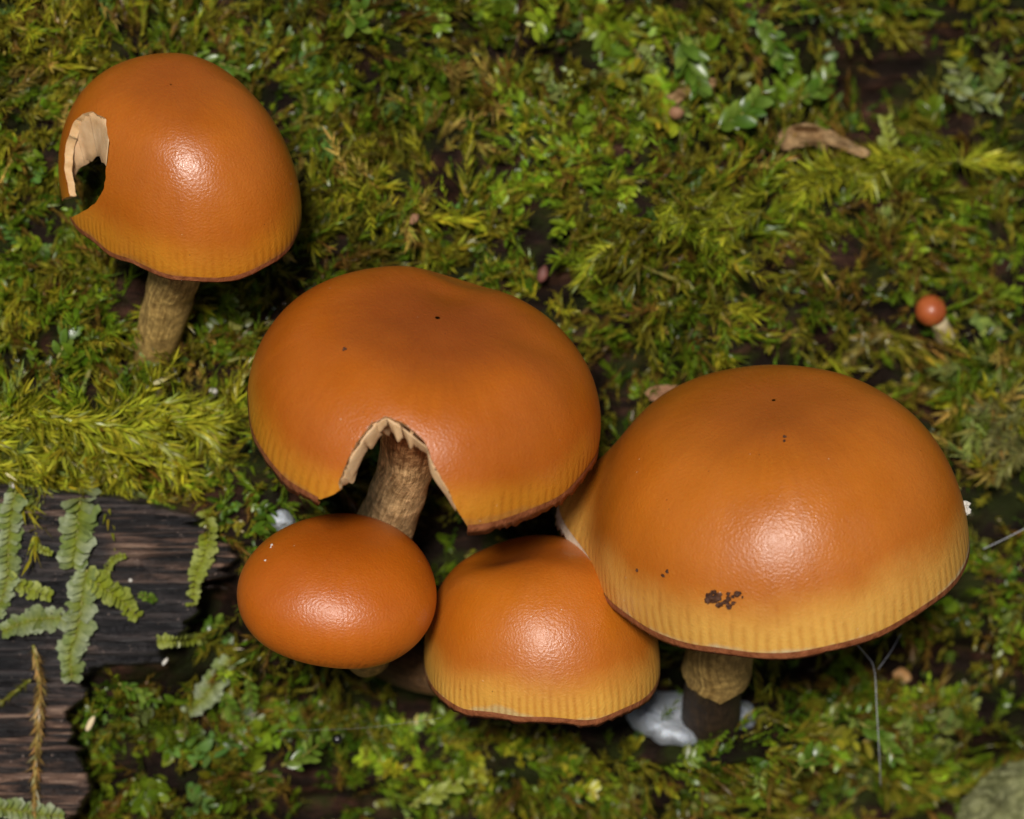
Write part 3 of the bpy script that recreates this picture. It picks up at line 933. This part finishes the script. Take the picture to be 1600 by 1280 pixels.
m4 = build_mushroom(4, [A3(840, 960, 250), A3(815, 1030, 190), A3(730, 1055, 110), A3(640, 1040, 30), A3(570, 1000, -160)], [50, 40, 36, 36, 40], M_stemd,
    'bell-shaped orange mushroom with finely striped yellow rim, tucked under the largest cap')
m5 = build_mushroom(5, [A3(530, 900, 330), A3(545, 980, 280), A3(568, 1026, 215), A3(580, 1020, 100), A3(585, 975, -190)], [42, 32, 28, 30, 34], M_stem,
    'small smooth egg-shaped young orange mushroom with no visible rim, below the eaten arch')

# bitten gills and torn edges seen in the gaps of the eaten caps
def cut_plate(root, key, name, top, bot, back, mat=None, thick=3.5, scallop=3.0, deep=0):
    """a gill laid bare by the bite: hangs from the cut skin edge (top) down to its own edge (bot)"""
    n = 14
    tp = spline([(x, y, 0) for x, y in top], n); bt = spline([(x, y, 0) for x, y in bot], n)
    if key == 2: bt = tp+(bt-tp)*.72
    base = np.array([facing_at(key, x, y)[0] for x, y, _ in tp])
    zt = np.convolve(np.pad(base[:, 2], 3, 'edge'), np.ones(7)/7, 'valid')-5-deep
    rows = []
    for q in np.linspace(0, 1, 6):
        xy = tp*(1-q)+bt*q
        sc = scallop*np.sin(np.linspace(0, 9, n)+len(top))*q*q
        rows.append(at(xy[:, 0], xy[:, 1]+sc, zt-back*q**1.3+2.2*fbm(xy[:, 0]/12, xy[:, 1]/12, 55, 2)))
    A = np.stack(rows); Bk = A-np.array([0, 0, thick])
    V = np.concatenate([A.reshape(-1, 3), Bk.reshape(-1, 3)]); m = 6*n; F = []
    for r in range(5):
        for j in range(n-1):
            a, b, c_, d = r*n+j, r*n+j+1, (r+1)*n+j+1, (r+1)*n+j
            F.append((d, c_, b, a)); F.append((a+m, b+m, c_+m, d+m))
    rim = [j for j in range(n)]+[r*n+n-1 for r in range(1, 6)]+[5*n+j for j in range(n-2, -1, -1)]+[r*n for r in range(4, 0, -1)]
    for a, b in zip(rim, rim[1:]+rim[:1]): F.append((a, b, b+m, a+m))
    return mesh_obj(name, V, F, mat or M_gill, root)

cut_plate(m1, 1, 'gill', [(111, 306), (101, 275), (99, 250), (104, 218), (116, 188)], [(112, 308), (113, 292), (117, 278), (126, 264), (140, 251)], 26)
cut_plate(m1, 1, 'gill', [(114, 190), (126, 179), (142, 174)], [(132, 256), (142, 250), (155, 246)], 34)
cut_plate(m1, 1, 'gill', [(138, 174), (152, 177), (166, 187), (171, 212)], [(152, 245), (157, 246), (160, 256), (166, 259)], 22)
cut_plate(m2, 2, 'gill', [(529, 764), (529, 753), (545, 718), (567, 688)], [(531, 767), (548, 755), (567, 735), (578, 706)], 20)
cut_plate(m2, 2, 'gill', [(562, 692), (574, 676), (587, 662)], [(574, 706), (583, 708), (602, 689)], 26)
cut_plate(m2, 2, 'gill', [(582, 664), (592, 657), (604, 652)], [(590, 679), (594, 681), (606, 672)], 12, scallop=2)
cut_plate(m2, 2, 'gill', [(604, 653), (614, 658), (626, 666)], [(616, 684), (624, 701), (632, 694)], 18, scallop=2)
cut_plate(m2, 2, 'gill', [(628, 668), (638, 675), (648, 683)], [(634, 690), (642, 709), (650, 702)], 20, scallop=2)
cut_plate(m2, 2, 'gill', [(646, 682), (656, 690), (666, 698)], [(650, 705), (657, 707), (668, 716)], 20, scallop=1)
cut_plate(m2, 2, 'gill', [(666, 698), (673, 718), (685, 739), (700, 765), (713, 795)], [(668, 716), (671, 740), (681, 762), (696, 782), (712, 800)], 14, scallop=1.5)

# pale frayed margin on the left lobe of the largest cap
f3 = cap_fn(CAPS[3])
ph = np.linspace(math.pi-.85, math.pi+.12, 90)
r1 = f3(ph, np.full(90, .95)); r2 = f3(ph, np.full(90, 1.0))
outw = norm(r2-f3(ph, np.full(90, .3)))
taper = np.sin(np.linspace(0, math.pi, 90))**.6
fr = taper*(5+7*vnoise(ph*60, ph*0, 98)+5*vnoise(ph*130, ph*0, 99))
rows = np.stack([r1+outw*1.0, r2+outw*2.5, r2+outw*(2+fr)[:, None]*1.1+loc2face(np.array([0, 0, -1.0]))*(fr*.6)[:, None], r2+loc2face(np.array([0, 0, -1.0]))*8-outw*8])
V = rows.reshape(-1, 3); FF = []
for q in range(3):
    for j in range(89): FF.append((q*90+j, (q+1)*90+j, (q+1)*90+j+1, q*90+j+1))
mesh_obj('frayed_margin', V, FF, M_fuzz, m3)

# ring remnant on the big mushroom's stem
ringp = spline([A3(1158, 960, 195), A3(1130, 1010, 150), A3(1118, 1050, 92)], 12)
Pr, Fr, _ = tube(ringp, np.linspace(49, 53, 12), 40, .05, 4)
Pr = Pr.reshape(12, 40, 3); th = np.arange(40)
Pr[-1] += (norm(ringp[-1]-ringp[-2])*1.0)[None]*(14*vnoise(th*.6, th*0., 57))[:, None]
Pr[-2] += (norm(ringp[-1]-ringp[-2])*1.0)[None]*(7*vnoise(th*.6, th*0., 57))[:, None]
mesh_obj('ring', Pr.reshape(-1, 3), [q for q in Fr if len(q) == 4], M_stem, m3, attrs={'t': np.full(480, .45), 'phi': np.tile(th/40*2*math.pi, 12)})

# ------------------------------------------------------------------ liverwort shoots creeping over the bare wood
def unit_leaf(name, mat, wratio, curl, cup):
    V, F, _ = leaves_mesh(np.zeros((1, 3)), np.array([[0, 1.0, 0]]), np.array([[0, 0, 1.0]]), np.ones(1), np.array([wratio]), np.array([curl]), np.array([cup]), True, LEAF_L)
    V[16, 1] -= .10; V[13, 1] -= .02; V[9, 0] -= .05; V[11, 0] += .05; V[10, 1] -= .04; V[15, 1] += .05; V[17, 1] -= .03   # notched, toothed tip
    me = bpy.data.meshes.new(name); me.from_pydata([tuple(v) for v in V], [], [tuple(int(i) for i in f) for f in F]); me.materials.append(mat)
    me.polygons.foreach_set('use_smooth', np.ones(len(F), bool)); me.update()
    return me

LEAVES = {}
for nm_, mt in (('pale', M_lpale), ('yellow', M_lyel), ('green', M_lgrn)):
    LEAVES[nm_] = [unit_leaf('leaf', mt, w, c, u) for w, c, u in ((.95, .10, .14), (.8, .18, .22), (1.05, -.06, .08), (.85, .30, .16))]

OVAL = {}
for nm_, mt in (('pale', M_lpale), ('yellow', M_lyel), ('green', M_lgrn)):
    OVAL[nm_] = []
    for w, c, u in ((.55, .15, .3), (.62, .35, .2), (.5, -.1, .4), (.58, .25, .1)):
        V, F, _ = leaves_mesh(np.zeros((1, 3)), np.array([[0, 1.0, 0]]), np.array([[0, 0, 1.0]]), np.ones(1), np.array([w]), np.array([c]), np.array([u]), True, LEAF_A)
        me = bpy.data.meshes.new('leaf'); me.from_pydata([tuple(v) for v in V], [], [tuple(int(i) for i in f) for f in F]); me.materials.append(mt)
        me.polygons.foreach_set('use_smooth', np.ones(len(F), bool)); me.update(); OVAL[nm_].append(me)

def liverwort(pts, ll, kind, label, group=None, spacing=9.0, lift=7, zfix=None, taper=.35, up=.0, oval=False):
    L_ = sum(math.dist(a, b) for a, b in zip(pts, pts[1:]))
    n = max(6, int(L_/3))
    p2 = spline([(x, y, 0) for x, y in pts], n)
    z = slab_z(p2[:, 0], p2[:, 1])
    z = np.convolve(np.pad(z, 4, 'edge'), np.ones(9)/9, 'valid')+lift+up*np.linspace(0, 1, n)**2*30
    path = at(p2[:, 0], p2[:, 1], z)
    root = empty('leafy_shoot' if oval else 'liverwort_shoot', path[0], label, 'moss' if oval else 'liverwort', group)
    P_, F_, _ = tube(path, np.linspace(.12, .07, n)*min(ll, 27), 6)
    mesh_obj('stem', P_, F_, M_lstem, root)
    k = max(4, int(L_/spacing))
    Bw = np.array(root['base'])
    for q in range(k):
        u = (q+.5)/k; fi = u*(n-1); i0 = min(int(fi), n-2)
        c = path[i0]*(1-fi+i0)+path[i0+1]*(fi-i0)
        tan = norm(path[i0+1]-path[i0]); side0 = norm(np.cross(tan, np.array([0, 0, 1.0])))
        for sd in (-1, 1):
            dv = norm(side0*sd*random.uniform(.25, 1)+tan*random.uniform(.4, 1.2)+np.array([0, 0, random.uniform(-.1, .9)])) if oval else norm(side0*sd+tan*random.uniform(.1, .5)+np.array([0, 0, random.uniform(-.05, .28)]))
            nz = norm(np.array([0, 0, 1.0])-tan*.85+np.array([random.gauss(0, .2), random.gauss(0, .2), 0])*(2.2 if oval else 1))
            nz = norm(nz-dv*np.dot(nz, dv)); ax = np.cross(dv, nz)
            le = ll*random.uniform(.78, 1.25)*(1-taper*u**3)*(.75+.25*min(1, u*6))
            M = np.stack([ax, dv, nz]) @ B3 * (le*S)
            loc = ((c+np.array([0, 0, random.uniform(0, 2)])-Bw)*S) @ B3
            o = bpy.data.objects.new('leaf', random.choice((OVAL if oval else LEAVES)[kind])); col.objects.link(o); o.parent = root
            o.matrix_local = Matrix(((M[0, 0], M[1, 0], M[2, 0], loc[0]), (M[0, 1], M[1, 1], M[2, 1], loc[1]), (M[0, 2], M[1, 2], M[2, 2], loc[2]), (0, 0, 0, 1)))
    return root

liverwort([(126, 752), (124, 800), (119, 850), (114, 882)], 27, 'pale', 'broad pale grey-green liverwort shoot hanging straight down over the dark wood slab')
liverwort([(136, 890), (130, 925), (121, 985), (110, 1020), (112, 1062)], 23, 'pale', 'pale green liverwort shoot trailing off the lower edge of the dark wood slab')
liverwort([(122, 968), (75, 966), (40, 972), (4, 986)], 19, 'pale', 'pale liverwort side shoot lying level across the dark wood, pointing to its open end')
liverwort([(134, 900), (165, 920), (190, 938), (216, 966)], 19, 'yellow', 'yellow-tipped liverwort side shoot slanting down across the middle of the dark wood')
liverwort([(28, 752), (18, 800), (14, 850), (10, 912), (-6, 960)], 18, 'pale', 'narrow liverwort shoot with fringed leaves beside the broad pale hanging one')
liverwort([(12, 902), (45, 920), (80, 932)], 15, 'yellow', 'short yellow-green liverwort shoot branching from the narrow fringed one')
liverwort([(318, 796), (327, 835), (318, 870), (305, 905), (300, 948)], 15, 'yellow', 'slender yellow-green liverwort shoot curling over the broken end of the dark wood')
liverwort([(162, 912), (170, 885), (180, 872), (196, 868)], 7, 'yellow', 'tiny toothed liverwort sprig standing alone on bare dark wood', spacing=5)
liverwort([(215, 928), (235, 934), (242, 940)], 7, 'green', 'tiny green sprig at the tip of the slanting liverwort', spacing=5)
liverwort([(48, 848), (65, 858), (82, 866)], 7, 'yellow', 'tiny yellow sprig between the two hanging liverworts', spacing=5)
liverwort([(360, 1030), (338, 1062), (318, 1090), (296, 1112)], 19, 'pale', 'pale glassy liverwort shoot slanting through green moss below the dark wood', lift=34)
liverwort([(245, 1003), (280, 1000), (322, 998)], 11, 'yellow', 'thin yellow liverwort shoot along the lower right corner of the dark wood', spacing=6, lift=10)
liverwort([(345, 1080), (360, 1108), (378, 1140)], 20, 'green', 'bright green plump shoot below the pale glassy liverwort', lift=40, oval=True)
liverwort([(388, 1055), (392, 1085), (394, 1112)], 16, 'green', 'upright bright green shoot beside the egg-shaped mushroom', lift=30, oval=True)
liverwort([(185, 1068), (215, 1082), (245, 1100)], 19, 'green', 'bright green shoot bending over the gap under the dark wood', lift=34, oval=True)
liverwort([(150, 1110), (140, 1130), (132, 1158)], 20, 'green', 'green shoot hanging against the lower pinkish wood', lift=34, oval=True)
liverwort([(-10, 1262), (40, 1268), (100, 1276)], 18, 'pale', 'pale shoot creeping over the lower pinkish wood', lift=14)
liverwort([(318, 1000), (330, 980), (350, 968)], 19, 'green', 'dark green shoot in the notch at the broken wood end', lift=24, oval=True)

# broad-leaved shoots standing out of the moss
for pts, ll, kd, lf, lb in (
    ([(1062, 50), (1078, 95), (1092, 140)], 36, 'green', 70, 'tall broad-leaved moss shoot above the tan withered scrap'),
    ([(1120, 200), (1160, 178), (1196, 138)], 34, 'green', 70, 'broad-leaved moss shoot between the tan scrap and the brown frond'),
    ([(1185, 30), (1210, 70), (1228, 108)], 28, 'green', 60, 'leafy moss shoot drooping over bare brown wood'),
    ([(1250, 155), (1275, 140), (1302, 112)], 27, 'green', 60, 'short leafy shoot above the brown frond'),
    ([(1390, 235), (1386, 210), (1382, 182)], 24, 'yellow', 80, 'upright pale leafy sprig at the end of the brown frond'),
    ([(1470, 130), (1510, 150), (1560, 165)], 28, 'pale', 60, 'pale leafy shoot on bare wood beyond the brown frond'),
    ([(540, 20), (560, 40), (566, 8)], 28, 'green', 60, 'bright leaf tuft above the olive spiky moss'),
    ([(440, 1196), (475, 1180), (512, 1152)], 26, 'green', 110, 'bright green leaf blade beside the glossy black seed'),
    ([(1345, 1130), (1375, 1150), (1400, 1190)], 26, 'green', 100, 'bright leafy shoot crossed by the hanging silk thread'),
    ([(1240, 1215), (1262, 1190), (1290, 1175)], 27, 'green', 100, 'leafy shoot in the moss below the dark stem base'),
    ([(300, 95), (345, 100), (392, 112)], 22, 'green', 40, 'leafy shoot behind the top of the cap with a hole'),
    ([(90, 560), (104, 530), (112, 500)], 26, 'green', 40, 'round-leaved green shoot beside the stem of the cap with a hole'),
    ([(640, 1260), (690, 1235), (740, 1215)], 24, 'yellow', 90, 'yellow leafy shoot at the foot of the log face')):
    liverwort(pts, ll, kd, lb, lift=lf, spacing=11, oval=True)

# ------------------------------------------------------------------ feathery moss shoots
def feather(pts, ll, colr, label, group, name='feather_moss_shoot', lift=26, dens=2.4, mat=None, spread=1.0, width=.2, cat='moss'):
    L_ = sum(math.dist(a, b) for a, b in zip(pts, pts[1:])); n = max(8, int(L_/4))
    p2 = spline([(x, y, 0) for x, y in pts], n)
    z = slab_z(p2[:, 0], p2[:, 1]); z = np.convolve(np.pad(z, 8, 'edge'), np.ones(17)/17, 'valid')+lift
    path = at(p2[:, 0], p2[:, 1], z)
    root = empty(name, path[0], label, cat, group)
    P_, F_, _ = tube(path, np.linspace(2.6, 1.4, n), 6)
    mesh_obj('stem', P_, F_, M_dry if mat else M_lstem, root)
    k = int(L_*dens)
    u = np.sort(rng.random(k)); u[-10:] = 1; fi = u*(n-1); i0 = np.minimum(fi.astype(int), n-2); w = (fi-i0)[:, None]
    O = path[i0]*(1-w)+path[i0+1]*w; T = norm(path[i0+1]-path[i0])
    a = norm(np.cross(T, np.array([0, 0, 1.0]))); b = np.cross(a, T)
    th = rng.random(k)*2*math.pi
    dv = norm((a*np.cos(th)[:, None]*1.25+b*np.sin(th)[:, None])*(rng.uniform(.35, .95, (k, 1))*spread*(1-.35*u[:, None]**4))+T*.8)
    ln = ll*rng.uniform(.6, 1.2, k)*(1-.25*u**3)
    V, F, kk = leaves_mesh(O, dv, T+rng.normal(0, .2, T.shape), ln, ln*rng.uniform(width*.8, width*1.2, k), rng.normal(.1, .25, k), np.zeros(k), False, LEAF_N)
    cc = np.array(colr)*rng.uniform(.65, 1.35, (k, 1))*(1+rng.normal(0, .06, (k, 3)))
    pale = rng.random(k) < .08
    cc[pale] = cc[pale]*.6+np.array([.16, .18, .12])
    o = mesh_obj('leaves', V, F, mat or M_moss, root, attrs={'col': np.clip(np.repeat(cc, kk, 0), .005, .8)}); o['kind'] = 'stuff'
    return root
LBL = 'yellow-green feathery moss shoot in the thick fringe above the dark wood slab'; GRP = 'feathery moss shoots above the dark wood'
FY = (.46, .46, .035)
for pts in ([(-30, 660), (40, 665), (110, 690)], [(-30, 690), (30, 700), (70, 745)], [(20, 650), (90, 655), (150, 690), (165, 735)], [(90, 650), (170, 665), (215, 700)],
            [(140, 660), (230, 680), (290, 735)], [(200, 655), (280, 655), (340, 660), (375, 650)], [(240, 660), (310, 668), (336, 706)], [(60, 690), (110, 715), (128, 750)],
            [(170, 690), (230, 715), (262, 740)], [(-20, 730), (20, 735), (60, 755)], [(180, 640), (260, 630), (330, 640)], [(120, 705), (180, 725), (205, 752)], [(-30, 640), (30, 632), (80, 645)]):
    feather(pts, 40, FY, LBL, GRP, lift=38, dens=2.8, width=.13, spread=1.15)
LBL = 'yellow-green feathery moss shoot beside the dry brown frond'; GRP = 'feathery moss shoots by the dry frond'
for pts in ([(1500, 250), (1430, 252), (1370, 245), (1330, 262), (1270, 280)], [(1420, 255), (1380, 262), (1355, 292)], [(1310, 265), (1270, 290), (1240, 322)], [(1500, 255), (1540, 250), (1600, 262)], [(1340, 262), (1290, 270), (1230, 275)]):
    feather(pts, 42, FY, LBL, GRP, lift=60, dens=2.4, width=.14, spread=1.2)
LBL = 'bright tufted moss shoot between the dry frond and the widest eaten cap'; GRP = 'tufted moss shoots on the log face'
for pts in ([(1200, 300), (1140, 320), (1095, 372)], [(1120, 300), (1080, 335), (1060, 350)], [(1190, 330), (1150, 350), (1130, 372)], [(960, 380), (930, 400), (905, 440)], [(1060, 310), (1040, 335), (1035, 360)]):
    feather(pts, 32, (.44, .46, .035), LBL, GRP, lift=60, dens=2.6, width=.14, spread=1.2)
LBL = 'straw-coloured moss shoot curling out beside the largest cap'; GRP = 'straw-coloured moss shoots by the largest cap'
for pts in ([(1610, 600), (1575, 630), (1535, 640)], [(1610, 660), (1570, 690), (1540, 720)], [(1620, 690), (1585, 715), (1560, 750)], [(1600, 640), (1560, 665), (1545, 690)]):
    feather(pts, 26, (.30, .28, .09), LBL, GRP, lift=70, spread=1.0, width=.15)
feather([(1385, 520), (1360, 530), (1325, 560)], 30, (.32, .25, .06), 'straw-tipped moss tuft near the tiny red mushroom', None, lift=30)
feather([(480, 360), (540, 345), (600, 330)], 30, (.18, .18, .02), 'olive feathery moss shoot lying beside the bell-shaped cap with a hole', None, lift=30)
feather([(52, 1008), (62, 1070), (60, 1130), (55, 1200), (53, 1262)], 23, (.46, .29, .09), 'dry straw-brown moss strand hanging down over the lower pinkish wood', None, 'dry_moss_strand', 12, 1.6, None, .62, .2, 'moss')
feather([(48, 1062), (25, 1080), (-10, 1108)], 14, (.16, .16, .02), 'olive moss sprig branching from the dry straw strand', None, 'moss_sprig', 8, 1.4, None, .8, .22)
feather([(975, 405), (1010, 420), (1062, 438)], 12, (.36, .27, .07), 'tan withered strand poking out of the moss above the largest cap', None, 'dry_moss_strand', 50, 1.2, None, .5, .25)
feather([(355, 565), (382, 560), (392, 585)], 12, (.36, .27, .06), 'golden withered strand beside the wide eaten cap', None, 'dry_moss_strand', 40, 1.0, None, .5, .25)

# ------------------------------------------------------------------ small things
def thing(name, P, F, mat, label, cat, group=None, smooth=True):
    P = np.asarray(P); base = P[np.argmin(P[:, 2])].copy()
    o = mesh_obj(name, P, F, mat, base=base, smooth=smooth)
    return tag(o, label, cat, group)

def face_z(x, y, lift=0): return float(slab_z(np.array([x]), np.array([y]))[0])+lift

# dry frond: a crumpled, torn scrap
def scrap(name, outline, lift, curl, mat, label, cat, seed, thick=3):
    cx = sum(p[0] for p in outline)/len(outline); cy = sum(p[1] for p in outline)/len(outline)
    n = 48
    o2 = spline([(x, y, 0) for x, y in outline]+[(*outline[0], 0)], n+1)[:-1, :2]
    o2 = o2+2.2*np.stack([vnoise(np.arange(n)*.9, np.zeros(n), seed), vnoise(np.arange(n)*.9, np.zeros(n)+5, seed)], -1)*2
    z0 = face_z(cx, cy, lift)
    V = []; 
    for q in np.linspace(0.0, 1.0, 12):
        pts = np.array([cx, cy])*(1-q)+o2*q
        zz = z0+curl*fbm(pts[:, 0]/26, pts[:, 1]/13, seed, 3)*2-curl*.5*q*q
        V.append(at(pts[:, 0], pts[:, 1], zz))
    V = np.concatenate(V); m = len(V)
    V = np.concatenate([V, V-np.array([0, 0, thick])]); F = []
    for r in range(11):
        for j in range(n):
            a, b, c_, d = r*n+j, r*n+(j+1) % n, (r+1)*n+(j+1) % n, (r+1)*n+j
            F.append((a, b, c_, d)); F.append((d+m, c_+m, b+m, a+m))
    for j in range(n): F.append((11*n+j, 11*n+(j+1) % n, 11*n+(j+1) % n+m, 11*n+j+m))
    return thing(name, V, F, mat, label, cat)
scrap('dry_frond', [(1212, 215), (1235, 196), (1262, 193), (1300, 205), (1330, 222), (1362, 236), (1345, 246), (1318, 232), (1298, 226), (1290, 240), (1270, 228), (1240, 226), (1222, 236)], 80, 26, M_dryleaf,
      'brown withered frond lying on the moss above the yellow-green feathery shoots', 'dry frond', 21)
M_pink = simple_mat('pinkish bark', (.24, .11, .05), (.38, .20, .11), 9, .7)
scrap('bark_chip', [(1008, 612), (1025, 604), (1050, 602), (1064, 606), (1045, 620), (1020, 626)], 60, 8, M_pink, 'pinkish bark chip poking out behind the largest cap', 'bark chip', 22)
scrap('bark_chip', [(1040, 150), (1062, 138), (1100, 122), (1122, 126), (1104, 142), (1076, 152), (1058, 162)], 50, 12, M_dryleaf, 'tan withered scrap among the round green leaves', 'dry leaf', 23)
M_lich = simple_mat('pale lichen', (.12, .13, .04), (.36, .36, .17), 5, .6, bs=.9, bd=.1)
scrap('lichen_lobe', [(1490, 1300), (1502, 1255), (1530, 1222), (1556, 1200), (1590, 1190), (1640, 1195), (1660, 1300), (1560, 1330)], 70, 45, M_lich, 'pale crusty yellow-green lichen lobe at the foot of the log face', 'lichen', 24)
M_white = simple_mat('white mould', (.46, .50, .56), (.66, .70, .75), 7, .95, bs=.8, bd=.05, sss=.2, spec=.05)
def mycelium(x, y, w, h, label, seed, rise=30):
    n, m = 44, 14
    V = []
    for q in np.linspace(0, 1, m):
        th = np.linspace(0, 2*math.pi, n, endpoint=False)
        rr = q*(1+.35*fbm(np.cos(th)*1.3+seed, np.sin(th)*1.3, 31, 3))
        px = x+w*rr*np.cos(th); py = y+h*rr*np.sin(th)
        zz = log_point(px, 640-py)[:, 2]+rise*(1-q**3)+5*fbm(px/9, py/9, 32, 3)-8*q
        V.append(at(px, py, zz))
    V = np.concatenate(V); F = []
    for r in range(m-1):
        for j in range(n): F.append((r*n+j, (r+1)*n+j, (r+1)*n+(j+1) % n, r*n+(j+1) % n))
    return thing('mycelium_patch', V, F, M_white, label, 'mould')
mycelium(1040, 1122, 58, 46, 'white fuzzy mould patch on the moss below the largest cap', 3, 110)
mycelium(1150, 1116, 40, 28, 'smaller white mould patch at the dark stem base of the largest mushroom', 7, 100)
mycelium(438, 816, 22, 18, 'bluish white mould spot behind the egg-shaped young mushroom', 9, 30)

# tiny red mushroom
zb = face_z(1472, 520)
mr_ = empty('tiny_mushroom', A3(1476, 524, zb-6), 'tiny round red-brown mushroom on a short cream stalk', 'mushroom')
M_red = simple_mat('red cap', (.32, .065, .016), (.44, .11, .028), 8, .35, spec=.6, bs=.15)
M_cream = simple_mat('cream stalk', (.62, .46, .24), (.78, .64, .40), 8, .6)
Pc, Fc = lump(at(1454, 486, zb+62), 25.5, 5, .04, 3, (1, .98, .9))
mesh_obj('cap', Pc, Fc, M_red, mr_)
Ps, Fs, us = tube(spline([A3(1458, 494, zb+55), A3(1468, 508, zb+36), A3(1475, 520, zb+4), A3(1477, 526, zb-12)], 12), [13, 14, 15, 15, 15, 15, 16, 17, 18, 18, 17, 15], 16, .15, 3)
mesh_obj('stem', Ps, Fs, M_cream, mr_)

# crumbs stuck on the caps
M_soil = simple_mat('soil crumb', (.03, .010, .004), (.10, .035, .012), 20, .7)
def crumb_cluster(key, spots, label, name='soil_crumb', mat=M_soil, cat='crumb'):
    VV, FF, o_ = [], [], 0
    for k, (x, y, r) in enumerate(spots):
        p, nrm_ = facing_at(key, x, y)
        r *= 1.12; V, F = lump(p+nrm_*r*.3, r, k*3.7+x, .6, 2, (1, .85, .7), k*1.7)
        VV.append(V); FF += [tuple(i+o_ for i in f) for f in F]; o_ += len(V)
    V = np.concatenate(VV)
    return thing(name, V, FF, mat, label, cat, smooth=False)
crumb_cluster(3, [(1117, 925, 4.2), (1111, 933, 6), (1118, 936, 7), (1105, 937, 2.6), (1124, 943, 4), (1122, 930, 4)], 'dark solid soil crumb on the pale margin of the largest cap')
crumb_cluster(3, [(1134, 943, 3.2), (1141, 946, 5.2), (1148, 941, 3.0), (1136, 936, 4.2), (1141, 928, 3.2), (1149, 933, 2.2), (1156, 926, 4.2), (1159, 933, 1.8)], 'dark curled broken soil crumb beside the solid one on the largest cap')
crumb_cluster(3, [(998, 891, 3)], 'lone round brown speck left of the crumbs on the largest cap')
crumb_cluster(3, [(1034, 901, 2.6), (1041, 893, 2.4), (1044, 894, 2)], 'pair of small brown specks near the crumbs on the largest cap')
crumb_cluster(3, [(1227, 684, 2.2), (1226, 688, 2)], 'small dark splinter high on the largest cap')
crumb_cluster(2, [(540, 545, 3.2)], 'dark speck on the upper side of the wide eaten cap')
M_chip = simple_mat('white grain', (.48, .44, .37), (.66, .62, .55), 8, .6)
crumb_cluster(3, [(1506, 790, 5.5), (1509, 797, 5.5), (1510, 802, 4)], 'white grain stuck on the edge of the largest cap', 'white_grain', M_chip, 'grain')
crumb_cluster(5, [(424, 855, 1.5), (425, 852, 1.4)], 'pale fleck near the top of the egg-shaped cap', 'pale_fleck', M_chip, 'fleck')
crumb_cluster(5, [(414, 877, 1.6)], 'pale fleck lower on the shoulder of the egg-shaped cap', 'pale_fleck', M_chip, 'fleck')

# bits lying on moss and wood
M_orange = simple_mat('orange flake', (.48, .21, .05), (.68, .42, .20), 10, .6)
M_black = simple_mat('black seed', (.004, .004, .005), (.012, .011, .012), 10, .15, spec=.7, bs=.05)
for nm_, x, y, r, sq, rot, mt, lb, ct, lf in (
    ('resin_flake', 1408, 1056, 15, (1, .8, .6), .5, M_orange, 'pale orange flake in the dark crevice under the largest cap', 'flake', 30),
    ('resin_flake', 1446, 1076, 8, (1.3, .7, .5), 0, M_orange, 'small dull orange flake beside the larger pale one', 'flake', 20),
    ('black_seed', 527, 1155, 9, (1, 1, 1), 0, M_black, 'glossy black round seed in the moss below the egg-shaped mushroom', 'seed', 110),
    ('white_grain', 333, 611, 7, (1, .8, .7), 0, M_chip, 'creamy round grain on dark ground left of the wide eaten cap', 'grain', 40),
    ('white_grain', 258, 1034, 5, (1.5, .6, .5), -.9, M_chip, 'white rice-shaped grain at the lower edge of the dark wood', 'grain', 6),
    ('pale_seed', 141, 1131, 11, (.45, 1.25, .45), .45, M_cream, 'long pale seed lying on moss beside the lower pinkish wood', 'seed', 70),
    ('brown_crumb', 1056, 176, 12, (1, .9, .8), .4, M_pink, 'pinkish brown crumb among the round green leaves', 'crumb', 52),
    ('brown_crumb', 648, 342, 9, (.7, 1.1, .6), .4, M_pink, 'pinkish crumb in the moss above the wide eaten cap', 'crumb', 60),
    ('red_crumb', 848, 430, 11, (.8, 1.3, .7), .2, simple_mat('red bark crumb', (.10, .035, .025), (.22, .08, .06), 9, .6), 'dark red crumb just above the wide eaten cap', 'crumb', 40),
    ('white_grain', 21, 759, 4.5, (1, 1, .8), 0, M_chip, 'white dot on the narrow fringed liverwort', 'grain', 12),
    ('white_grain', 204, 907, 3, (1, 1, .8), 0, M_chip, 'white dot on bare black wood right of the hanging liverworts', 'grain', 3)):
    V, F = lump(at(x, y, face_z(x, y, lf)), r, x*.1, (.3 if 'crumb' in nm_ or 'flake' in nm_ else .15) if nm_ != 'black_seed' else .02, 2, sq, -rot)
    thing(nm_, V, F, mt, lb, ct)

# silk threads
M_silk = simple_mat('silk', (.30, .30, .32), (.50, .50, .52), 8, .4)
def thread(pts, r, label):
    P_, F_, _ = tube(spline([A3(*p) for p in pts], 30), r*.38, 6)
    thing('silk_thread', P_, F_, M_silk, label, 'thread')
thread([(1332, 1000, 180), (1352, 1022, 120), (1366, 1046, 90), (1370, 1110, 80), (1374, 1180, 40), (1376, 1230, -10)], 1.7, 'silk thread hanging straight down below the largest cap')
thread([(1372, 1046, 90), (1392, 1018, 70), (1408, 990, 20)], 1.5, 'short silk thread branching up to the moss beside the largest cap')
thread([(1536, 858, 60), (1570, 842, 70), (1640, 806, 80)], 1.9, 'pale silk thread running off beside the right edge of the largest cap')
thread([(430, 1142, 60), (560, 1138, 150), (690, 1122, 230)], .34, 'fine silk thread stretched below the egg-shaped and striped caps')
